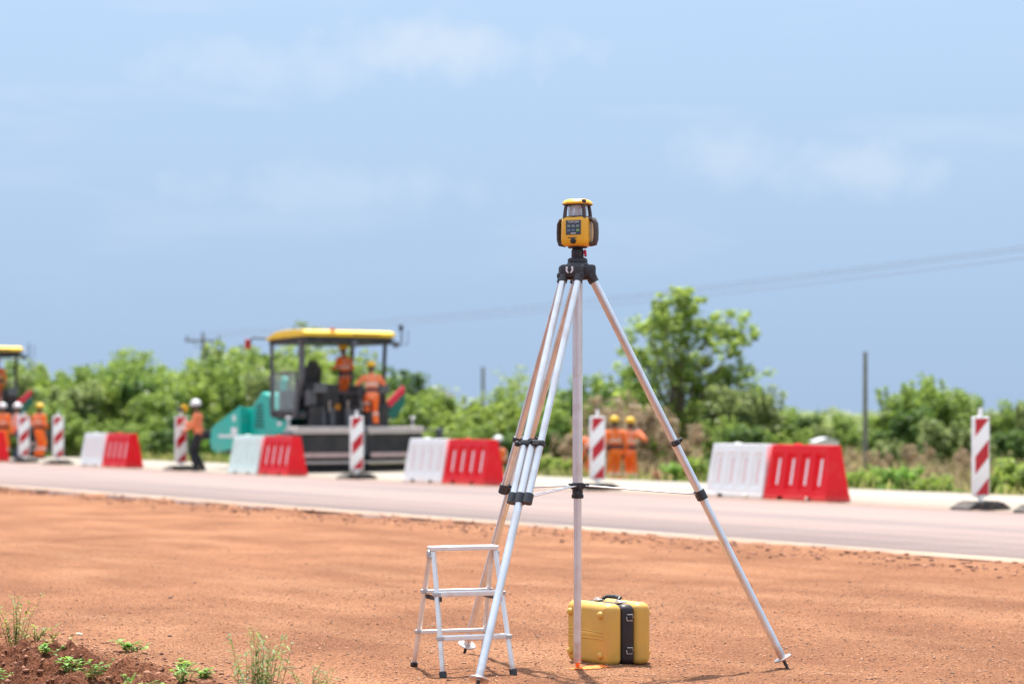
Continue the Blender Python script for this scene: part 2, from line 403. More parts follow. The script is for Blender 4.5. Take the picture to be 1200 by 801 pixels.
# ------------------------------------------------------------------ ground
def soil_mat():
    m = bpy.data.materials.new('laterite_soil'); m.use_nodes = True; t = m.node_tree; b = t.nodes['Principled BSDF']
    b.inputs['Roughness'].default_value = .95; b.inputs['Specular IOR Level'].default_value = .15
    c = t.nodes.new('ShaderNodeTexCoord')
    def noise(scale, det=6, vec=None, rough=.55):
        n = t.nodes.new('ShaderNodeTexNoise'); n.inputs['Scale'].default_value = scale; n.inputs['Detail'].default_value = det; n.inputs['Roughness'].default_value = rough
        t.links.new(vec or c.outputs['Object'], n.inputs['Vector']); return n.outputs[0]
    mp = t.nodes.new('ShaderNodeMapping'); mp.inputs['Rotation'].default_value = (0, 0, -HEAD); 
    t.links.new(c.outputs['Object'], mp.inputs[0])
    mp2 = t.nodes.new('ShaderNodeMapping'); mp2.inputs['Scale'].default_value = (.35, 1.3, 1); t.links.new(mp.outputs[0], mp2.inputs[0])
    tracks = noise(1.1, 6, mp2.outputs[0])
    r1 = t.nodes.new('ShaderNodeValToRGB'); e = r1.color_ramp.elements
    e[0].position = .30; e[0].color = (.315, .148, .080, 1); e[1].position = .72; e[1].color = (.455, .248, .142, 1)
    q = e.new(.5); q.color = (.38, .188, .102, 1)
    t.links.new(tracks, r1.inputs[0])
    r2 = t.nodes.new('ShaderNodeValToRGB'); e = r2.color_ramp.elements
    e[0].position = .36; e[0].color = (.62, .56, .53, 1); e[1].position = .64; e[1].color = (1.2, 1.17, 1.13, 1)
    t.links.new(noise(42, 6, None, .75), r2.inputs[0])
    mx = t.nodes.new('ShaderNodeMix'); mx.data_type = 'RGBA'; mx.blend_type = 'MULTIPLY'; mx.inputs['Factor'].default_value = .85
    t.links.new(r1.outputs[0], mx.inputs['A']); t.links.new(r2.outputs[0], mx.inputs['B'])
    r4 = t.nodes.new('ShaderNodeValToRGB'); e = r4.color_ramp.elements
    e[0].position = .36; e[0].color = (.80, .76, .74, 1); e[1].position = .62; e[1].color = (1.10, 1.10, 1.10, 1)
    t.links.new(noise(.55, 7, None, .62), r4.inputs[0])
    mx4 = t.nodes.new('ShaderNodeMix'); mx4.data_type = 'RGBA'; mx4.blend_type = 'MULTIPLY'; mx4.inputs['Factor'].default_value = 1
    t.links.new(mx.outputs['Result'], mx4.inputs['A']); t.links.new(r4.outputs[0], mx4.inputs['B']); mx = mx4
    # fine grit
    r3 = t.nodes.new('ShaderNodeValToRGB'); e = r3.color_ramp.elements
    e[0].position = .40; e[0].color = (.36, .29, .27, 1); e[1].position = .56; e[1].color = (1.16, 1.14, 1.12, 1)
    v = t.nodes.new('ShaderNodeTexNoise'); v.inputs['Scale'].default_value = 95; v.inputs['Detail'].default_value = 4
    t.links.new(c.outputs['Object'], v.inputs['Vector']); t.links.new(v.outputs[0], r3.inputs[0])
    mx2 = t.nodes.new('ShaderNodeMix'); mx2.data_type = 'RGBA'; mx2.blend_type = 'MULTIPLY'; mx2.inputs['Factor'].default_value = .8
    t.links.new(mx.outputs['Result'], mx2.inputs['A']); t.links.new(r3.outputs[0], mx2.inputs['B'])
    # redder, moister cut soil along the broken bank edge (line through (-3.3,14.8) and (-1.47,11.95))
    sp = t.nodes.new('ShaderNodeSeparateXYZ'); t.links.new(c.outputs['Object'], sp.inputs[0])
    m1 = t.nodes.new('ShaderNodeMath'); m1.operation = 'MULTIPLY'; m1.inputs[1].default_value = -.841; t.links.new(sp.outputs[0], m1.inputs[0])
    m2 = t.nodes.new('ShaderNodeMath'); m2.operation = 'MULTIPLY_ADD'; m2.inputs[1].default_value = -.540; t.links.new(sp.outputs[1], m2.inputs[0]); t.links.new(m1.outputs[0], m2.inputs[2])
    m3 = t.nodes.new('ShaderNodeMath'); m3.operation = 'ADD'; m3.inputs[1].default_value = 5.22; t.links.new(m2.outputs[0], m3.inputs[0])
    m4 = t.nodes.new('ShaderNodeMath'); m4.operation = 'ADD'; t.links.new(m3.outputs[0], m4.inputs[0]); t.links.new(noise(3.2, 4), m4.inputs[1])
    k = t.nodes.new('ShaderNodeMapRange'); k.inputs['From Min'].default_value = .42; k.inputs['From Max'].default_value = .75; k.inputs['To Max'].default_value = .8
    t.links.new(m4.outputs[0], k.inputs['Value'])
    mx3 = t.nodes.new('ShaderNodeMix'); mx3.data_type = 'RGBA'; mx3.blend_type = 'MULTIPLY'; mx3.inputs['B'].default_value = (.55, .41, .40, 1)
    t.links.new(k.outputs[0], mx3.inputs['Factor']); t.links.new(mx2.outputs['Result'], mx3.inputs['A'])
    t.links.new(mx3.outputs['Result'], b.inputs['Base Color'])
    bp = t.nodes.new('ShaderNodeBump'); bp.inputs['Strength'].default_value = .8; bp.inputs['Distance'].default_value = .04
    ad = t.nodes.new('ShaderNodeMath'); ad.operation = 'ADD'
    t.links.new(noise(60, 6, None, .7), ad.inputs[0]); t.links.new(noise(14, 4), ad.inputs[1])
    t.links.new(ad.outputs[0], bp.inputs['Height']); t.links.new(bp.outputs[0], b.inputs['Normal'])
    return m
m_soil = soil_mat()

def soil_height(x, y):
    t = x * N.x + y * N.y; s = x * U.x + y * U.y
    near = 1 - sstep(24, 60, y)
    z = .035 * vnoise(x * .35, y * .35, 1) + (.022 * vnoise(x * 1.7, y * 1.7, 2) + .014 * vnoise(x * 5, y * 5, 3) + .008 * vnoise(x * 14, y * 14, 4)) * near
    z += .006 * vnoise(s * .6, t * 4.0, 9) * near                     # grader and tyre tracks along the road
    z += .05 * np.exp(-((t - 15.0) / .28) ** 2) * (vnoise(s * 2.3, t * 3, 5) + .25) * near    # loose windrow by the asphalt
    d = -.841 * x - .540 * y + 5.22 + 0.5 * vnoise(x * .9, y * .9, 6) + .25 * vnoise(x * 2.3, y * 2.3, 16)
    k = sstep(-.12, .35, d) * (y < 40)
    rough = .20 * np.abs(vnoise(x * 2.6, y * 2.6, 7)) + .14 * vnoise(x * 6, y * 6, 8) + .09 * vnoise(x * 13, y * 13, 12) + .06 * vnoise(x * 24, y * 24, 13)
    groove = -.10 * np.exp(-((np.mod(d * 1.0 + .1 * vnoise(x * 1.5, y * 1.5, 17), .62) - .3) / .10) ** 2)
    z += k * (rough + groove - .07 * np.clip(d, 0, 3) + .02)
    z -= .012
    edge = sstep(15.2, 15.6, t)
    z = z * (1 - edge) + edge * (.004 + .03 * vnoise(s * 1.3, t * 2.0, 23) + .02 * vnoise(s * 4, t * 6, 24))
    under = sstep(15.80, 16.02, t)
    z = z * (1 - under) + under * (-.10)
    z -= 1.6 * sstep(29.2, 34, t)
    return z

def axis_points(lo, a, step, b, hi, grow=1.22):
    mid = list(np.arange(a, b, step)); left = []; right = []
    x, st = a, step
    while x > lo: st *= grow; x -= st; left.append(x)
    x, st = mid[-1], step
    while x < hi: st *= grow; x += st; right.append(x)
    return np.array(left[::-1] + mid + right)
xs = axis_points(-3000, -4.6, .026, 4.6, 3000)
ys = np.concatenate([axis_points(-200, 10.2, .026, 15.2, 15.3, 1.2)[:-1], axis_points(15.2, 15.25, .055, 26, 6000, 1.2)])
ys = np.unique(ys)
GX, GY = np.meshgrid(xs, ys)
GZ = soil_height(GX, GY)
nx, ny = len(xs), len(ys)
idx = np.arange(nx * ny).reshape(ny, nx)
quads = np.stack([idx[:-1, :-1], idx[:-1, 1:], idx[1:, 1:], idx[1:, :-1]], -1).reshape(-1, 4)
me = npmesh('dirt_ground', np.stack([GX, GY, GZ], -1).reshape(-1, 3), quads)
ground = link('dirt_ground', me, m_soil, None, True)
tag(ground, 'orange red laterite dirt shoulder beside the road', None, kind='structure')
def gz(x, y): return float(soil_height(np.array([float(x)]), np.array([float(y)]))[0])

# ------------------------------------------------------------------ road
def road_mat(name, lo, hi, band, rough=.85):
    m = bpy.data.materials.new(name); m.use_nodes = True; t = m.node_tree; b = t.nodes['Principled BSDF']
    b.inputs['Roughness'].default_value = rough; b.inputs['Specular IOR Level'].default_value = .12
    c = t.nodes.new('ShaderNodeTexCoord')
    mp = t.nodes.new('ShaderNodeMapping'); mp.inputs['Rotation'].default_value = (0, 0, -HEAD)
    t.links.new(c.outputs['Object'], mp.inputs[0])
    mp2 = t.nodes.new('ShaderNodeMapping'); mp2.inputs['Scale'].default_value = (.05, .9, 1); t.links.new(mp.outputs[0], mp2.inputs[0])
    n = t.nodes.new('ShaderNodeTexNoise'); n.inputs['Scale'].default_value = band; n.inputs['Detail'].default_value = 6
    t.links.new(mp2.outputs[0], n.inputs['Vector'])
    r = t.nodes.new('ShaderNodeValToRGB'); e = r.color_ramp.elements
    e[0].position = .35; e[0].color = (*lo, 1); e[1].position = .65; e[1].color = (*hi, 1)
    t.links.new(n.outputs[0], r.inputs[0])
    g = t.nodes.new('ShaderNodeTexNoise'); g.inputs['Scale'].default_value = 22; g.inputs['Detail'].default_value = 6
    t.links.new(c.outputs['Object'], g.inputs['Vector'])
    r2 = t.nodes.new('ShaderNodeValToRGB'); e = r2.color_ramp.elements
    e[0].position = .3; e[0].color = (.82, .80, .78, 1); e[1].position = .7; e[1].color = (1.06, 1.06, 1.06, 1)
    t.links.new(g.outputs[0], r2.inputs[0])
    mx = t.nodes.new('ShaderNodeMix'); mx.data_type = 'RGBA'; mx.blend_type = 'MULTIPLY'; mx.inputs['Factor'].default_value = 1
    t.links.new(r.outputs[0], mx.inputs['A']); t.links.new(r2.outputs[0], mx.inputs['B']); t.links.new(mx.outputs['Result'], b.inputs['Base Color'])
    bp = t.nodes.new('ShaderNodeBump'); bp.inputs['Strength'].default_value = .35; bp.inputs['Distance'].default_value = .01
    g2 = t.nodes.new('ShaderNodeTexNoise'); g2.inputs['Scale'].default_value = 90
    t.links.new(c.outputs['Object'], g2.inputs['Vector']); t.links.new(g2.outputs[0], bp.inputs['Height']); t.links.new(bp.outputs[0], b.inputs['Normal'])
    return m
m_road = road_mat('dusty_pink_asphalt', (.215, .175, .172), (.31, .23, .208), 1.3)
m_shoulder = road_mat('pale_paved_layer', (.305, .27, .23), (.37, .335, .29), .7)
m_line = road_mat('worn_white_paint', (.33, .27, .21), (.50, .44, .36), 3.0)
m_dust = road_mat('soil_dust_on_asphalt', (.34, .21, .15), (.42, .28, .21), 2.0)

def strip(name, t0, t1, z, m, s0=-60, s1=900, rag0=0.0, rag1=0.0, step=.25, seed=0, thick=0.0):
    ss = np.concatenate([np.arange(s0, 12, 2.0), np.arange(12, 75, step), np.arange(75, 200, 2), np.arange(200, s1, 20)])
    a = t0 + rag0 * (vnoise(ss * .9, ss * 0 + .3, seed) + .6 * vnoise(ss * 3.1, ss * 0 + .3, seed + 1))
    b = t1 + rag1 * (vnoise(ss * .9, ss * 0 + .7, seed + 2) + .6 * vnoise(ss * 3.1, ss * 0 + .7, seed + 3))
    rows = [(a, -.16 if thick else z), (a + (.02 if thick else 0), z), (b, z), (b + (.25 if thick else 0), z - (.5 if thick else 0))] if thick else [(a, z), (b, z)]
    P = []
    for tt, zz in rows:
        P.append(np.stack([U.x * ss + N.x * tt, U.y * ss + N.y * tt, np.full_like(ss, zz)], -1))
    P = np.stack(P, 0); k = len(rows); n = len(ss)
    ii = np.arange(k * n).reshape(k, n)
    q = np.stack([ii[:-1, :-1], ii[1:, :-1], ii[1:, 1:], ii[:-1, 1:]], -1).reshape(-1, 4)
    o = link(name, npmesh(name, P.reshape(-1, 3), q), m)
    o['kind'] = 'structure'
    return o
strip('road', 15.72, 24.0, .0, m_road, rag0=.22, seed=21, thick=.1)
strip('paved_shoulder', 24.0, 29.3, -.004, m_shoulder, rag1=.25, seed=31, thick=.1)
strip('road_edge_line', 16.09, 16.21, .004, m_line, rag0=.05, rag1=.04, seed=41)
strip('road_dust_strip', 15.72, 16.02, .003, m_dust, rag0=.1, rag1=.16, seed=51)
strip('road_dust_strip', 23.86, 24.13, .006, m_dust, rag0=.14, rag1=.14, seed=61)

# scrub land beyond the embankment
def meadow_mat():
    m = mat('scrub_soil', (.17, .15, .075), .95, 0, .45, .5, bump=.8, bscale=6, dirt=((.13, .19, .05), .9, .35)); return m
MEADOW_Z = -.42
def meadow_h(x, y):
    t = x * N.x + y * N.y
    return MEADOW_Z + .18 * vnoise(x * .2, y * .2, 71) + .06 * vnoise(x * .9, y * .9, 72) + .36 * (1 - sstep(29.35, 30.6, t)) - .0006 * np.clip(y - 80, 0, 400)
ss = np.concatenate([np.arange(-40, 140, .8), np.geomspace(142, 6000, 24)]); ss = np.concatenate([-np.geomspace(4000, 42, 16), ss])
tt = np.concatenate([np.arange(29.4, 60, .5), np.geomspace(61, 5000, 34)])
S_, T_ = np.meshgrid(ss, tt)
MX = U.x * S_ + N.x * T_; MY = U.y * S_ + N.y * T_
mz = meadow_h(MX, MY)
ii = np.arange(MX.size).reshape(MX.shape)
q = np.stack([ii[:-1, :-1], ii[1:, :-1], ii[1:, 1:], ii[:-1, 1:]], -1).reshape(-1, 4)
meadow = link('meadow', npmesh('meadow', np.stack([MX, MY, mz], -1).reshape(-1, 3), q), meadow_mat(), None, True)
meadow['kind'] = 'structure'
def mh(x, y): return float(meadow_h(np.array([float(x)]), np.array([float(y)]))[0])

# ------------------------------------------------------------------ tripod
TC = Vector((.37, 12.9, 0))
def make_tripod():
    root = empty('survey_tripod', TC, 0, 'tall silver aluminium survey tripod with black clamps standing on dirt', 'tripod')
    zr = gz(TC.x, TC.y)
    # head casting with three hinge lugs
    b = bmesh.new()
    lathe(b, [(.036, 2.165), (.062, 2.168), (.068, 2.19), (.068, 2.245), (.058, 2.262), (.03, 2.266)], 28)
    feet = [(1.19, .04), (-.556, -1.03), (-.658, .89)]
    legs = []
    for fx, fy in feet:
        rad = Vector((fx, fy, 0)).normalized(); tan = Vector((-rad.y, rad.x, 0))
        hinge = rad * .075 + Vector((0, 0, 2.19))
        foot = Vector((fx, fy, gz(TC.x + fx, TC.y + fy)))
        legs.append((rad, tan, hinge, foot))
        rot = Matrix((tan, rad, Vector((0, 0, 1)))).transposed().to_4x4()
        rbox(b, rad * .062 + Vector((0, 0, 2.215)), (.135, .075, .07), .016, 3, rot)
        d = (foot - hinge).normalized()
        for sgn in (-1, 1):
            p = hinge + tan * (.047 * sgn)
            tube(b, [p - d * .012, p + d * .042], [.0265, .0250], 16)
            tube(b, [p - tan * (.022 * sgn) + rad * .004, p + tan * (.026 * sgn) + rad * .004], .019, 12)
    head = sm_angle(obj('head', b, m_head, root), 35)
    # flat plate and quick-column on top
    b = bmesh.new(); lathe(b, [(.05, 2.262), (.056, 2.266), (.056, 2.282), (.046, 2.29), (.03, 2.292)], 28)
    sm_angle(obj('top_plate', b, m_head, root), 35)
    b = bmesh.new(); lathe(b, [(.034, 2.29), (.035, 2.294), (.035, 2.333), (.03, 2.338), (.027, 2.36), (.02, 2.365)], 24)
    sm_angle(obj('mounting_column', b, m_black, root), 35)
    b = bmesh.new(); rbox(b, (.043, -.018, 2.315), (.014, .016, .04), .005, 2, Matrix.Rotation(R(-6), 4, 'Y')); tube(b, [(.02, -.01, 2.318), (.045, -.018, 2.318)], .006, 8)
    obj('lock_lever', b, m_red, root)
    # white emblem on the casting face towards the front-left leg side
    rad, tan, hinge, foot = legs[1]
    nrm = Vector((-.10, -1, 0)).normalized(); tx = Vector((1, -.10, 0)).normalized()
    # the lug of the front leg carries it
    face = rad * (.062 + .0375)
    fr = Matrix((tan, Vector((0, 0, 1)), rad)).transposed().to_4x4()
    b = bmesh.new()
    for sg in (-1, 1): prism(b, [(.010 * sg, .018), (.023 * sg, .018), (.023 * sg, -.006), (.012 * sg, -.018), (.004 * sg, -.018), (.014 * sg, -.002)], 'z', -.001, .0025)
    em = obj('emblem', b, m_logo, head); em.matrix_local = Matrix.Translation(face + Vector((0, 0, 2.218))) @ fr
    b = bmesh.new(); rbox(b, (0, .012, .0008), (.014, .010, .003), .001, 1)
    em2 = obj('emblem', b, m_logo, head); em2.matrix_local = em.matrix_local
    # centre column down to the mark
    b = bmesh.new(); tube(b, [(0, 0, .97), (0, 0, 2.175)], .0285, 20)
    cc_ = sm_angle(obj('centre_column', b, m_alu, root), 40)
    b = bmesh.new(); tube(b, [(0, 0, zr + .035), (0, 0, 1.0)], .0225, 20)
    sm_angle(obj('sliding_rod', b, m_alu, cc_), 40)
    b = bmesh.new(); lathe(b, [(.003, zr - .015), (.014, zr + .03), (.0225, zr + .045), (.0225, zr + .055)], 16)
    sm_angle(obj('orange_tip', b, m_paint, cc_), 40)
    # spreader hub
    b = bmesh.new()
    lathe(b, [(.03, .935), (.034, .938), (.034, .955), (.03, .96), (.03, .985), (.036, .99), (.036, 1.02), (.031, 1.024)], 20)
    for rad, tan, hinge, foot in legs:
        box(b, rad * .04 + Vector((0, 0, 1.005)), (.05, .03, .026), Matrix((rad, tan, Vector((0, 0, 1)))).transposed().to_4x4())
    tube(b, [(.0, -.03, .965), (-.012, -.062, .965)], [.010, .012], 10)
    sm_angle(obj('spreader_hub', b, m_black, root), 35)
    for li, (rad, tan, hinge, foot) in enumerate(legs):
        d = (foot - hinge); Lg = d.length; dn = d.normalized()
        rot = Matrix((tan, dn.cross(tan) * -1, dn)).transposed().to_4x4()
        def P(k, o=0.0, w=0.0): return hinge + d * k + tan * o + (dn.cross(tan)) * w
        kl, ku = .558, .425
        if li == 2: kl, ku = .548, .418
        b = bmesh.new(); tube(b, [P(ku - .005), P(.972)], [.0225, .0225], 18)
        leg = sm_angle(obj('leg', b, m_alu, root), 40)
        for sg in (-1, 1):
            b = bmesh.new(); tube(b, [P(.012, .047 * sg), P(kl, .047 * sg)], .0195, 18)
            sm_angle(obj('upper_tube', b, m_alu, leg), 40)
        # lower collar that holds the pair and the slider
        b = bmesh.new()
        for o_, r_ in ((-.047, .0275), (0, .030), (.047, .0275)):
            tube(b, [P(kl - .012, o_), P(kl + .010, o_)], r_, 18)
        sm_angle(obj('brace_collar', b, m_head, leg), 35)
        b = bmesh.new()
        rbox(b, P(ku), (.142, .046, .036), .010, 2, rot)
        tube(b, [P(ku, 0, -.02), P(ku, 0, .045)], .012, 12)
        box(b, P(ku + .004, .03, .026), (.05, .014, .014), rot)
        sm_angle(obj('slider_clamp', b, m_black, leg), 35)
        b = bmesh.new(); tube(b, [P(ku, -.068), P(ku, -.088)], .007, 8); tube(b, [P(ku, -.086), P(ku, -.104)], [.017, .015], 12)
        sm_angle(obj('clamp_knob', b, m_black, leg), 35)
        # foot: socket, tread plate, spike
        b = bmesh.new(); tube(b, [P(.955), P(.978)], [.0235, .021], 16)
        sm_angle(obj('foot_socket', b, m_alu, leg), 35)
        b = bmesh.new(); tube(b, [P(.972), P(.9735), P(.976)], [.052, .055, .053], 24)
        sm_angle(obj('foot_plate', b, m_alu, leg), 35)
        b = bmesh.new(); tube(b, [P(.974), P(.995), P(1.012)], [.011, .009, .002], 12)
        sm_angle(obj('spike', b, m_rubber, leg), 40)
        # spreader: two thin rods
        c = P(kl)
        for sg in (-1, 1):
            b = bmesh.new(); tube(b, [rad * .045 + tan * (.012 * sg) + Vector((0, 0, 1.006)), c + tan * (.022 * sg) - rad * .02 + Vector((0, 0, .004))], .0042, 8)
            sm_angle(obj('brace', b, m_alu, root), 40)
    return root
make_tripod()

# ------------------------------------------------------------------ rotating laser level
def make_laser():
    z0 = 2.352
    root = empty('laser_level', TC + Vector((0, 0, z0)), R(-20), 'yellow rotating laser level with grey keypad mounted on the tripod head', 'laser level')
    def oct_loft(b, secs, ch=.28):
        rs = []
        for z, hx, hy in secs:
            c = min(hx, hy) * ch
            pts = [(hx, -hy + c), (hx, hy - c), (hx - c, hy), (-hx + c, hy), (-hx, hy - c), (-hx, -hy + c), (-hx + c, -hy), (hx - c, -hy)]
            rs.append([b.verts.new((x, y, z)) for x, y in pts])
        for p, q_ in zip(rs[:-1], rs[1:]):
            for k in range(8): b.faces.new((p[k], p[(k + 1) % 8], q_[(k + 1) % 8], q_[k]))
        b.faces.new(rs[0][::-1]); b.faces.new(rs[-1])
    b = bmesh.new()
    oct_loft(b, [(0, .045, .045), (.004, .066, .066), (.018, .079, .074), (.04, .081, .076), (.14, .079, .074), (.158, .074, .070), (.166, .066, .062)])
    obj('body', b, m_instr, root, True, .006, 3)
    b = bmesh.new(); lathe(b, [(.05, -.008), (.056, -.004), (.056, .004), (.045, .006)], 24); sm_angle(obj('base_ring', b, m_black, root))
    # keypad
    fy = -.0752
    b = bmesh.new(); rbox(b, (0, fy, .104), (.088, .006, .082), .0025, 2); kp = obj('keypad', b, m_panel, root)
    for i, (x, z, mm_) in enumerate([(-.026, .112, m_key), (0, .112, m_key), (.026, .112, m_key), (-.026, .088, m_lcd), (0, .088, m_lcd), (.027, .088, m_keyg)]):
        b = bmesh.new(); rbox(b, (x, fy - .0035, z), (.017, .003, .013), .001, 1); obj('key', b, mm_, kp)
    text_mesh('lettering', 'TOPCON', .0155, m_logo, kp, (0, fy - .0034, .135), (R(90), 0, 0))
    b = bmesh.new(); box(b, (0, fy - .0032, .071), (.03, .001, .004)); obj('lettering', b, m_logo, kp)
    # battery knob and the dark mark above it
    b = bmesh.new(); lathe(b, [(.016, 0), (.016, .010), (.013, .013), (.004, .0135)], 20, Matrix.Translation((0, fy, .028)) @ Matrix.Rotation(R(90), 4, 'X'))
    box(b, (.004, fy - .0145, .028), (.006, .006, .024), Matrix.Rotation(R(30), 4, 'Y')); 
    sm_angle(obj('knob', b, m_black, root))
    b = bmesh.new(); box(b, (-.006, fy - .0006, .047), (.052, .0016, .005)); obj('label_stripe', b, m_rubber, root)
    # lantern
    b = bmesh.new(); lathe(b, [(.05, .160), (.066, .164), (.066, .170), (.05, .173)], 32); sm_angle(obj('lantern_base', b, m_rubber, root))
    b = bmesh.new(); lathe(b, [(.056, .168), (.0555, .234), (.053, .234), (.0535, .168)], 32); sm_angle(obj('lantern_glass', b, m_glass, root))
    b = bmesh.new(); lathe(b, [(.018, .165), (.022, .17), (.022, .19), (.016, .194), (.016, .215), (.024, .22), (.024, .236)], 20); sm_angle(obj('rotor', b, mat('rotor_lens', (.45, .25, .27), .2, .2, .1, 20), root))
    for a in (45, 135, 225, 315):
        c, s = math.cos(R(a)), math.sin(R(a))
        b = bmesh.new(); tube(b, [(c * .082, s * .080, .158), (c * .078, s * .076, .20), (c * .070, s * .070, .242)], [.0115, .010, .0095], 10)
        sm_angle(obj('pillar', b, m_rubber, root))
    b = bmesh.new(); oct_loft(b, [(.232, .070, .066), (.236, .079, .076)], .5); obj('cap_rim', b, m_rubber, root, True, .002)
    b = bmesh.new(); oct_loft(b, [(.236, .078, .075), (.246, .079, .076), (.262, .066, .062), (.268, .048, .045)], .5); cap = obj('cap', b, m_instr, root, True, .004, 2)
    for a in (45, 315):
        c, s = math.cos(R(a)), math.sin(R(a))
        b = bmesh.new(); rbox(b, (c * .072, s * .07, .251), (.026, .026, .024), .006, 2, Matrix.Rotation(R(a), 4, 'Z')); obj('cap_bumper', b, m_rubber, cap)
    # grip handles at both sides
    for sg in (-1, 1):
        b = bmesh.new()
        pts = [(.074 * sg, 0, .157), (.096 * sg, 0, .150), (.107 * sg, 0, .128), (.110 * sg, 0, .085), (.108 * sg, 0, .04), (.100 * sg, 0, .016), (.076 * sg, 0, .012)]
        tube(b, pts, [.012, .0135, .0125, .012, .0125, .0135, .012], 12, (0, 1, 0), True, 2.6)
        sm_angle(obj('handle', b, m_rubber, root), 60)
    return root
make_laser()

# ------------------------------------------------------------------ carrying case
def make_case():
    c = Vector((.557, 13.203, 0)); z0 = gz(c.x, c.y) + .004
    for dx in (-.2, .2):
        for dy in (-.2, .2): z0 = max(z0, gz(c.x + dx, c.y + dy))
    z0 -= .006
    root = empty('carrying_case', (c.x, c.y, z0), R(31.5), 'yellow hard carrying case with dark band and buckles standing behind the tripod column', 'case')
    W2, D2, H = .15, .205, .345
    root.scale = (1.05, 1.05, 1.03)
    for sg in (-1, 1):
        b = bmesh.new(); rbox(b, (sg * .0955, 0, H / 2), (.111, D2 * 2, H), .042, 6)
        sh = sm_angle(obj('shell', b, m_case, root), 50)
        fx = sg * (W2 + .001)
        for y in (-.15, .15):
            for z in (.062, .283):
                b = bmesh.new(); lathe(b, [(.021, -.004), (.0205, .008), (.016, .015), (.006, .018), (.001, .0183)], 18, Matrix.Translation((fx, y, z)) @ Matrix.Rotation(R(90 * sg), 4, 'Y'))
                sm_angle(obj('corner_stud', b, m_case, sh), 60)
        for z in (.152, .190):
            b = bmesh.new(); rbox(b, (fx, 0, z), (.008, D2 * 2 - .062, .008 if z > .18 else .012), .0035, 2); sm_angle(obj('rib', b, m_case, sh), 50)
        b = bmesh.new(); rbox(b, (fx - .0015 * sg, 0, .171), (.005, D2 * 2 - .066, .03), .002, 1); sm_angle(obj('rib', b, m_case, sh), 50)
    b = bmesh.new(); rbox(b, (0, 0, H / 2 - .001), (.094, D2 * 2 - .008, H - .008), .038, 5); band = sm_angle(obj('band', b, m_band, root), 50)
    for y in (-D2,):
        for z in (.085, .268):
            b = bmesh.new()
            w = .017
            tube(b, [(-w, y - .002, z - w), (w, y - .002, z - w), (w + .004, y - .002, z), (w, y - .002, z + w), (-w, y - .002, z + w), (-w - .004, y - .002, z), (-w, y - .002, z - w)], .0028, 8)
            buckle = sm_angle(obj('buckle', b, m_steel, band), 50)
            b = bmesh.new(); rbox(b, (0, y - .002, z), (.026, .012, .026), .003, 2); obj('buckle_plate', b, m_band, band)
    for y in (-.12, .09):
        b = bmesh.new(); rbox(b, (0, y, H + .002), (.05, .05, .008), .003, 2); rbox(b, (-.012, y, H + .008), (.02, .032, .01), .003, 2); obj('latch', b, m_steel, root)
    b = bmesh.new()
    tube(b, [(0, -.074, H - .004), (.014, -.074, H + .010), (.036, -.064, H + .020), (.044, 0, H + .022), (.036, .064, H + .020), (.014, .074, H + .010), (0, .074, H - .004)], [.009, .009, .0105, .0125, .0105, .009, .009], 10, (1, 0, 0))
    sm_angle(obj('handle', b, m_black, root), 50)
    return root
make_case()
# sprayed survey mark under the column
def paint_mark():
    b = bmesh.new(); rnd = random.Random(4)
    vs = []
    for k in range(40):
        a = 2 * math.pi * k / 40; r = (.6 + .4 * rnd.random())
        x = TC.x + .07 + .135 * r * math.cos(a); y = TC.y - .03 + .075 * r * math.sin(a)
        vs.append(b.verts.new((x, y, gz(x, y) + .005)))
    x, y = TC.x + .07, TC.y - .03
    c = b.verts.new((x, y, gz(x, y) + .006))
    for k in range(40): b.faces.new((c, vs[k], vs[(k + 1) % 40]))
    o = obj('paint_mark', b, m_paint)
    tag(o, 'orange survey paint sprayed on the dirt under the tripod column', 'paint mark')
paint_mark()

